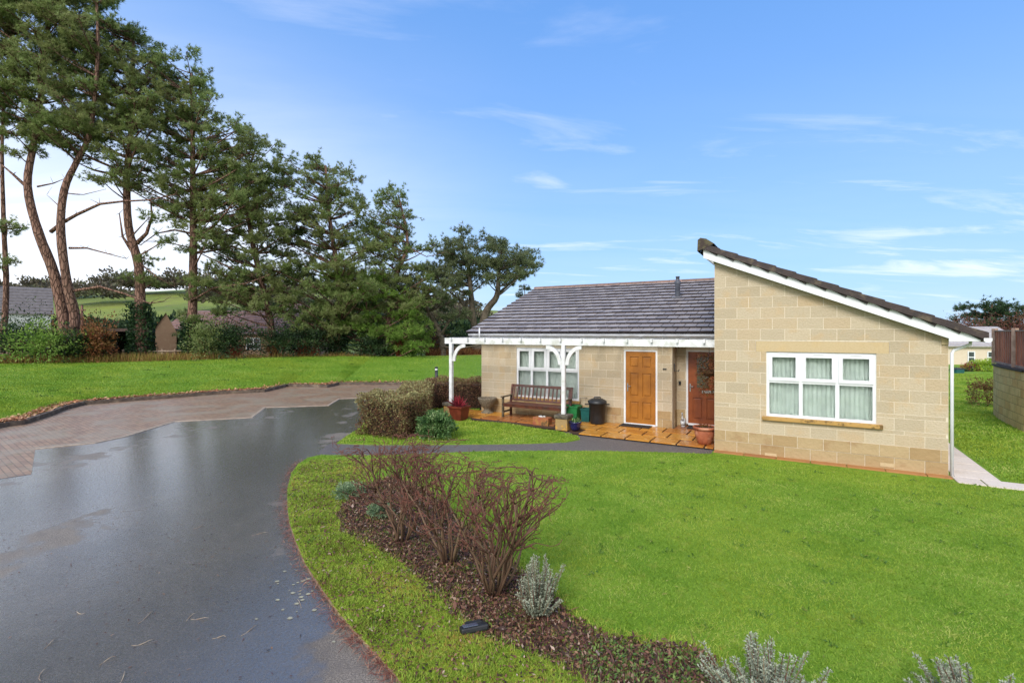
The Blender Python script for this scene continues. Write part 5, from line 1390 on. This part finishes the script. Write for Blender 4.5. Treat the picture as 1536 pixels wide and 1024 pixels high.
# left: white house with grey slate roof
p = W(30, HY, 55); simple_house('cottage', 'white cottage with long grey slate roof and red chimney pot seen at left edge', (p.x-7.6, 52, 3.1), R(45), 20, 7, 1.7, 3.0, M_rend, M_slate, (5.4, .2), 'house')
# carport
cp = W(175, HY, 37); cpz = terr(cp.x, 37)
r = empty('carport', (cp.x, 37, cpz), 0, 'dark open carport with flat roof behind the pines', 'carport')
mb = MB(); mb.box((-4.0, -2.5, 2.25), (4.2, 3.0, 2.45)); put('roof', mb, simple('felt roof edge', (92, 72, 66), (70, 58, 54), 4, .8), r)
mb = MB(); mb.box((-4.0, 2.7, -.5), (4.2, 2.9, 2.24)); mb.box((-4.0, -2.4, -.5), (-3.8, 2.69, 2.24)); put('wall', mb, simple('dark timber boards', (46, 38, 34), (34, 30, 28), 3, .9), r)
for xx in (-1.2, 1.4, 4.0):
    mb = MB(); mb.box((xx-.08, -2.4, -.5), (xx+.08, -2.25, 2.24)); put('post', mb, MATS['dark timber boards'], r)
# stone gable end
p = W(249, HY, 33); z = terr(p.x, 33)
r = empty('stone_outbuilding', (p.x, 33, z), R(34), 'narrow stone outbuilding gable with steep pointed top', 'outbuilding')
mb = MB(); ht = CH+(HY-470)/F*33-z; he = CH+(HY-492)/F*33-z
slab4(mb, [(-.58, -.5), (.58, -.5), (.58, he-.25), (0, ht), (-.58, he)], 0, 2.5); put('wall', mb, M_rubble, r)
mb = MB(); mb.face([(-.66, -.06, he-.08), (-.66, 2.5, he-.08), (0, 2.5, ht+.06), (0, -.06, ht+.06)]); mb.face([(.66, -.06, he-.33), (.66, 2.5, he-.33), (0, 2.5, ht+.06), (0, -.06, ht+.06)]); put('roof', mb, M_slate, r)
mb = MB(); mb.bbox((-1.2, -.9, -.4), (1.0, -.4, .55), .03); o = put('stone_trough', mb, M_rubble, r)
# red-roofed house and small white house behind
p = W(385, HY, 47); simple_house('red_roofed_house', 'low house with long red-brown tiled roof behind the bushy pine', (p.x, 47, terr(p.x, 47)-.2), R(-4), 13, 8, 2.3, 2.1, M_rubble, M_redroof, None, 'house', wins=[(1.5, 2.8, .9, 1.9, 2, 0), (-3, -1.8, .9, 1.9, 2, 0)])
p = W(462, HY, 62); simple_house('white_cottage', 'small white gabled cottage glimpsed through the pine branches', (p.x, 62, terr(p.x, 62)-.2), R(70), 6, 5, 3.4, 2.2, M_rend, M_redroof, None, 'house')
# telegraph pole
p = gp(123, 34); r = empty('wooden_pole', p, 0, 'slender wooden pole standing right of the twin-trunked pine', 'pole')
mb = MB(); mb.tube([(0, 0, 0), (0, 0, 4.1)], [.09, .07], 8); put('pole_shaft', mb, M_bark, r); mb = MB(); mb.bbox((-.25, -.03, 3.7), (.25, .03, 3.8), .01); put('cross_arm', mb, M_bark, r)
# rail fences on the crest
def rail_fence(label, x0, x1, D0, D1, n, rails, h, mat):
    a = gp(x0, D0); b = gp(x1, D1); r = empty('rail_fence', a, 0, label, 'fence')
    for i in range(n+1):
        q = a.lerp(b, i/n)-a; mb = MB(); mb.bbox((q.x-.05, q.y-.05, -.2), (q.x+.05, q.y+.05, h+.08), .01); put('post', mb, mat, r)
    for z in rails:
        mb = MB(); e = b-a; mb.tube([Vector((0, -.07, z)), Vector((e.x, e.y-.07, z+e.z))], .04, 4); put('rail', mb, mat, r)
M_fw = simple('weathered fence wood', (120, 92, 76), (92, 72, 60), 6, .8); M_fl = simple('pale rail wood', (176, 158, 140), (140, 120, 104), 6, .8)
rail_fence('low pale rail fence along the crest at left', -30, 130, 27.0, 29.2, 8, (.35, .75), .85, M_fl)
rail_fence('low pale rail fence below the stone outbuilding', 185, 300, 30.0, 31.2, 6, (.25, .6), .65, M_fl)
rail_fence('dark post and rail fence at the field edge left of bungalow', 560, 740, 42, 42.5, 10, (.7, 1.15), 1.2, M_fw)
# far woodland on the hillside
M_far = leafmat('distant winter wood', [(0, (74, 70, 58)), (.5, (98, 90, 74)), (1, (110, 116, 84))])
def wood(name, spots, mat):
    vv_ = []; ff = []; rr = []; o_ = 0
    for (x, D, w, h) in spots:
        X = (x-CX)/F*D; z = terr(X, D); v, f, r_ = lf(1500, (X, D, z+h*.4), (w, w*.7, h*.6), .9, .5, surf=.6, lump=.3)
        vv_.append(v); ff.append(f+o_); rr.append(r_); o_ += len(v)
    tag(putnp(name, (np.vstack(vv_), np.vstack(ff), np.concatenate(rr)), mat), kind='stuff')
wood('distant_wood', [(x+random.uniform(-8, 8), random.uniform(95, 150), random.uniform(5, 9), random.uniform(4, 7)) for x in list(range(560, 690, 14))+list(range(-20, 560, 40))], M_far)
wood('distant_scrub', [(x+random.uniform(-8, 8), random.uniform(60, 80), random.uniform(2, 4), random.uniform(2, 3)) for x in list(range(540, 730, 18))+list(range(20, 500, 26))], M_dk)

# right side: far bungalow, retaining wall with fence, shrubs
M_cream = m_stone('cream blockwork', [(0, (208, 194, 176)), (1, (208, 194, 176))], (200, 182, 162), bump=.1)
M_lroof = simple('pale grey tiles', (176, 170, 168), (160, 154, 152), 4, .6, vary=.25)
b0_ = W(1408, HY, 36); b1_ = W(1482, HY, 41)
ctr = (W(1450, HY, 41)); 
fb = simple_house('far_bungalow', 'distant cream bungalow with pale tiled roof between the gable and retaining wall', (ctr.x-2.3, 43.5, -.75), R(-14), 11.5, 7, 2.3, 1.5, M_cream, M_lroof, None, 'bungalow',
    wins=[(-.55, .55, .6, 1.75, 3, 0), (2.0, 2.5, .9, 1.85, 1, 0), (3.3, 3.8, .9, 1.85, 1, 0), (-3.5, -2.3, .6, 1.75, 3, 0)])
p = W(1496, HY, 40); simple_house('white_bungalow', 'small white gabled building at the end of the far bungalow', (p.x+.9, 42, -.8), R(70), 4, 3.4, 2.0, .8, M_rend, M_tiled, None, 'bungalow', wins=[])
bush('golden_shrub', 'bright yellow-green rounded shrub in front of the far bungalow', Vector(((1478-CX)/F*33, 33, -.3)), .95, .8, 1.15, 3500, leafmat('golden leaves', [(0, (110, 140, 30)), (1, (176, 200, 70))]), .10, .05)
bush('red_shrub', 'red-brown shrub in front of far bungalow beside the golden shrub', Vector(((1455-CX)/F*33.5, 33.5, -.3)), .75, .5, .85, 1800, leafmat('red shrub leaves', [(0, (110, 40, 34)), (1, (180, 110, 84))]), .08, .04)
bush('dark_low_shrub', 'low dark shrub beside the green box at the far bungalow', Vector(((1440-CX)/F*33, 33, -.3)), .8, .5, .55, 1500, M_dk, .08, .04)
bush('wall_shrub', 'sprawling red-brown shrub against the left end of retaining wall', Vector(((1481-CX)/F*17.3, 17.3, .03)), .45, .6, .95, 2600, leafmat('bronze leaves', [(0, (80, 48, 36)), (.6, (124, 92, 60)), (1, (128, 140, 70))]), .07, .03, lump=.35)
r = empty('storage_box', Vector(((1436-CX)/F*31.5, 31.5, -.02)), R(10), 'dark green garden storage box on the far lawn', 'storage box')
mb = MB(); mb.bbox((-.30, -.2, 0), (.30, .2, .28), .03); put('box_body', mb, M_teal, r); mb = MB(); mb.bbox((-.32, -.22, .281), (.32, .22, .34), .02); put('lid', mb, M_blk, r)
r = empty('barbecue', Vector(((1461-CX)/F*33.2, 33.2, -.75)), 0, 'covered black barbecue standing before the far bungalow', 'barbecue')
mb = MB(); mb.bbox((-.26, -.2, .72), (.26, .2, 1.10), .07); put('cover', mb, M_blk, r); mb = MB()
for a, b in ((-.2, -.14), (.2, -.14), (-.2, .14), (.2, .14)): mb.tube([(a, b, -.1), (a, b, .76)], .02, 6)
put('legs', mb, M_blk, r)
for x, D, s_, lb in ((1450, 48, 2.5, 'russet leafless tree left of the dark conifer'), (1524, 47, 2.6, 'reddish bare tree behind the fence on right'), (1572, 44, 3.0, 'russet tree at the right edge behind fence')):
    base = Vector(((x-CX)/F*D, D, -.8)); r = empty('russet_tree', base, 0, lb, 'tree', 'russet trees on the right'); mb = MB(); C_ = []
    for k in range(60):
        a = random.uniform(0, 6.28); q = random.random(); e = Vector((math.cos(a)*q*s_*.75, math.sin(a)*q*s_*.6, s_*random.uniform(.9, 1.75)))
        mb.tube([Vector((0, 0, 0)), Vector((e.x*.3, e.y*.3, e.z*.5)), e], [.05, .04, .01], 4, random.random(), cap=False); C_.append(np.array(e)+RS.normal(size=(55, 3))*.45)
    put('trunk', mb, M_bark, r); C_ = np.vstack(C_); n = len(C_)
    putnp('crown', quads_from(C_, rdir(n, .4), RS.uniform(.12, .3, n), .05, RS.uniform(0, 1, n)), leafmat('russet twigs', [(0, (84, 50, 46)), (.6, (128, 80, 70)), (1, (120, 96, 66))]) if 'russet twigs' not in MATS else MATS['russet twigs'], r)
# retaining wall: curved plan
wp = [G(1489.8, 622.7), G(1490.5, 625), G(1497, 629.5), G(1510, 637), G(1536, 650)]
cur = [(wp[0].x, wp[0].y), (wp[2].x, wp[2].y), (wp[3].x, wp[3].y), (wp[4].x, wp[4].y), (wp[4].x-.9, wp[4].y-1.6), (wp[4].x-1.0, wp[4].y-4)]
cur[-2] = (wp[4].x+.35, wp[4].y-1.2); cur[-1] = (wp[4].x+1.8, wp[4].y-3.4)
cr = [Vector((a, b, 0)) for a, b in resamp(cur, 6)]
rw = empty('retaining_wall', cr[8], 0, 'curved sandstone block retaining wall at the right edge', 'retaining wall')
mb = MB(); hw = 1.58; s_acc = 0
for i in range(len(cr)-1):
    a, b = cr[i], cr[i+1]; t = (b-a).normalized(); nrm = Vector((t.y, -t.x, 0)); out = nrm if nrm.dot(-a) > 0 else -nrm
    ci = 0; z = 0
    while z < hw-.02:
        z1 = min(z+.2258, hw); off = .225*(ci % 2)
        L0 = s_acc+off; k = math.floor(L0/.45)
        rr = (math.sin((k*12.9+ci*78.2))*43758.5) % 1
        g_ = .005
        # joint when the running length crosses a block boundary in this segment
        seglen = (b-a).length; nb = (k+1)*.45-L0
        parts_ = [(0, seglen)] if nb > seglen else [(0, nb-g_), (nb+g_, seglen)]
        for j, (p0, p1) in enumerate(parts_):
            if p1-p0 < .01: continue
            r2 = rr if j == 0 else (math.sin(((k+1)*12.9+ci*78.2))*43758.5) % 1
            q0, q1 = a+t*p0, a+t*p1
            for (d0, dz0, dz1) in ((0, z+.005, z1-.005),):
                P0, P1 = q0+out*.0, q1+out*.0
                mb.face([(P0.x, P0.y, dz0), (P1.x, P1.y, dz0), (P1.x, P1.y, dz1), (P0.x, P0.y, dz1)], r2, 0)
        z = z1; ci += 1
    bo = -out*.006; bk = -out*.3
    mb.face([(*(a+bo).xy, 0), (*(b+bo).xy, 0), (*(b+bo).xy, hw), (*(a+bo).xy, hw)], .5, 1)
    mb.face([(*(a+bk).xy, 0), (*(b+bk).xy, 0), (*(b+bk).xy, hw), (*(a+bk).xy, hw)], .5, 1)
    s_acc += (b-a).length
M_rblock = m_stone('stained sandstone block', [(0, (222, 188, 126)), (.5, (230, 200, 140)), (1, (216, 170, 106))], (190, 136, 78), bump=.6, bs=16, extra=(3, (206, 180, 120), .5, .6))
a, b = cr[0], cr[1]; t = (b-a).normalized(); nrm = Vector((t.y, -t.x, 0)); out = nrm if nrm.dot(-a) > 0 else -nrm
mb.face([(*a.xy, 0), (*(a-out*.3).xy, 0), (*(a-out*.3).xy, hw), (*a.xy, hw)], .4, 0)
put('wall', mb, [M_rblock, simple('brown mortar', (150, 116, 76), (124, 92, 58), 10, .9)], rw, 'world')
mb = MB()
for i in range(len(cr)-1):
    a, b = cr[i], cr[i+1]; t = (b-a).normalized(); nrm = Vector((t.y, -t.x, 0)); out = nrm if nrm.dot(-a) > 0 else -nrm
    for (o1, o2, z0, z1) in ((.04, -.34, hw, hw+.05),):
        A_ = [a+out*o1, b+out*o1, b+out*o2, a+out*o2]
        mb.face([(*p.xy, z1) for p in A_]); mb.face([(*A_[0].xy, z0), (*A_[1].xy, z0), (*A_[1].xy, z1), (*A_[0].xy, z1)]); mb.face([(*p.xy, z0) for p in A_])
put('coping', mb, simple('dark coping', (72, 62, 54), (54, 48, 44), 10, .8), rw, 'world')
fc = empty('timber_fence', cr[8]+Vector((0, 0, hw+.05)), 0, 'red-brown close-boarded fence on top of the retaining wall', 'fence')
M_fence = simple('red brown fence board', (184, 112, 82), (156, 92, 66), 3, .7, .3, 12, vary=.5); M_fpost = simple('pale fence post', (176, 150, 132), (148, 122, 104), 6, .8)
f0 = cr[10]+Vector((.15, .15, 0)); ft = 2.68
pts = [W(1499, HY, 15.6), W(1531, HY, 13.6), W(1590, HY, 11.2)]
pts = [Vector((p.x+.1, p.y+.25, 0)) for p in pts]
for i in range(2):
    a, b = pts[i], pts[i+1]; L = (b-a).length; t = (b-a)/L; n_ = int(L/.11); mb = MB()
    for k in range(n_):
        q = a+t*(L*k/n_+.01); q2 = a+t*(L*(k+1)/n_); o_ = Vector((-t.y, t.x, 0))*(.008 if k % 2 else 0)
        A_ = Matrix(((t.x, -t.y, 0, q.x+o_.x), (t.y, t.x, 0, q.y+o_.y), (0, 0, 1, 0), (0, 0, 0, 1)))
        mb.box((0, 0, hw+.13), (L/n_-.004, .02, ft-.04), random.random(), 0, A_)
    put('board_panel', mb, M_fence, fc, 'world')
    for (z0, z1) in ((hw+.06, hw+.125), (ft-.038, ft)):
        mb = MB(); A_ = Matrix(((t.x, -t.y, 0, a.x), (t.y, t.x, 0, a.y), (0, 0, 1, 0), (0, 0, 0, 1))); mb.box((0, -.02, z0), (L, .045, z1), .5, 0, A_); put('rail', mb, M_fpost, fc, 'world')
for p in pts:
    mb = MB(); mb.bbox((p.x-.05, p.y-.06, hw+.052), (p.x+.05, p.y+.06, ft+.05), .008); put('post', mb, M_fpost, fc, 'world')

# ------------------------------------------------------------------ sky, sun, camera
w = bpy.data.worlds.new('World'); scn.world = w; w.use_nodes = True; w.node_tree.nodes.clear(); t = NT(w.node_tree)
SE, SR = R(38), R(206)      # elevation; rotation (clockwise from +Y)
sky = t.n('ShaderNodeTexSky', sky_type='NISHITA'); sky.sun_disc = False; sky.sun_elevation = SE; sky.sun_rotation = SR; sky.air_density = 1.3; sky.dust_density = .4; sky.ozone_density = 3.0
tc = t.n('ShaderNodeTexCoord'); sep = t.n('ShaderNodeSeparateXYZ'); t.l(tc.outputs['Generated'], sep.inputs[0])
x, y, z = sep.outputs
zz = t.math('MAXIMUM', z, 0.0)
den = t.math('ADD', zz, .12)
cv = t.n('ShaderNodeCombineXYZ'); t.l(t.math('DIVIDE', x, den), cv.inputs[0]); t.l(t.math('DIVIDE', y, den), cv.inputs[1])
mp = t.n('ShaderNodeMapping'); mp.inputs['Scale'].default_value = (.55, 1.5, 1); mp.inputs['Rotation'].default_value = (0, 0, R(14)); t.l(cv.outputs[0], mp.inputs[0])
n1 = t.n('ShaderNodeTexNoise'); n1.inputs['Scale'].default_value = .9; n1.inputs['Detail'].default_value = 9; n1.inputs['Roughness'].default_value = .58; n1.inputs['Distortion'].default_value = .9; t.l(mp.outputs[0], n1.inputs[0])
n2 = t.n('ShaderNodeTexNoise'); n2.inputs['Scale'].default_value = 2.3; n2.inputs['Detail'].default_value = 10; n2.inputs['Roughness'].default_value = .62; n2.inputs['Distortion'].default_value = .5
mp2 = t.n('ShaderNodeMapping'); mp2.inputs['Scale'].default_value = (.32, 1.0, 1); mp2.inputs['Rotation'].default_value = (0, 0, R(-12)); mp2.inputs['Location'].default_value = (3.1, 1.7, 0); t.l(cv.outputs[0], mp2.inputs[0]); t.l(mp2.outputs[0], n2.inputs[0])
cl = t.math('MAXIMUM', t.smooth(n1.outputs[0], .58, .92), t.smooth(n2.outputs[0], .49, .84, 0, .9))
low = t.smooth(z, .0, .5, 1, 0)                        # more cloud near the horizon
left = t.smooth(x, -.72, .1, 1, .12)
cloud = t.math('MULTIPLY', cl, t.math('MULTIPLY_ADD', low, .5, .35))
veil = t.math('MULTIPLY', t.math('MULTIPLY', t.smooth(z, .02, .62, 1, 0), left), t.smooth(n1.outputs[0], .25, .7, .62, 1))
back = t.math('MULTIPLY', t.smooth(y, .05, -.45), t.smooth(n1.outputs[0], .2, .6, .75, 1))  # unseen cloud behind the camera, added as neutral fill on the house fronts
rc = t.math('MULTIPLY', t.math('MULTIPLY', t.smooth(x, .48, .62), t.smooth(z, .03, .10)), t.math('MULTIPLY', t.smooth(z, .25, .15), t.smooth(n2.outputs[0], .40, .70, 0, .6)))
cf = t.math('MAXIMUM', t.math('MAXIMUM', cloud, rc), t.math('MAXIMUM', veil, back), clamp=True)
tint = t.mix(1.0, sky.outputs[0], (SKYR, SKYG, SKYB, 1) if False else (.84, 1.08, 1.70, 1), 'MULTIPLY')
skr = t.ramp(zz, [(0, (2.8, 4.7, 6.9, 1)), (.18, (2.0, 4.05, 6.9, 1)), (.42, (1.35, 3.2, 6.7, 1)), (.75, (1.0, 2.55, 6.0, 1))])
tint = t.mix(.8, tint, skr)
col = t.mix(cf, tint, (9.2, 9.2, 9.5, 1))
bg = t.n('ShaderNodeBackground'); bg.inputs[1].default_value = .10; t.l(col, bg.inputs[0])
wo_ = t.n('ShaderNodeOutputWorld'); t.l(bg.outputs[0], wo_.inputs[0])
sd = bpy.data.lights.new('sun', 'SUN'); sd.energy = 2.2; sd.angle = R(24); sd.color = (1, .96, .90)
so = bpy.data.objects.new('sun', sd); COL.objects.link(so)
dirv = Vector((math.sin(SR)*math.cos(SE), math.cos(SR)*math.cos(SE), math.sin(SE)))
so.rotation_euler = (-dirv).to_track_quat('-Z', 'Y').to_euler(); so.location = (0, -5, 20)
cam = bpy.data.cameras.new('camera'); co_ = bpy.data.objects.new('camera', cam); COL.objects.link(co_)
cam.sensor_width = 36; cam.lens = F/1536*36; cam.shift_y = -(512-HY)/1536; cam.clip_end = 3000; cam.clip_start = .05
co_.location = (0, 0, CH); co_.rotation_euler = (R(90), 0, 0); scn.camera = co_
scn.view_settings.view_transform = 'Standard'; scn.view_settings.look = 'None'; scn.view_settings.exposure = 0.55; scn.view_settings.gamma = 1
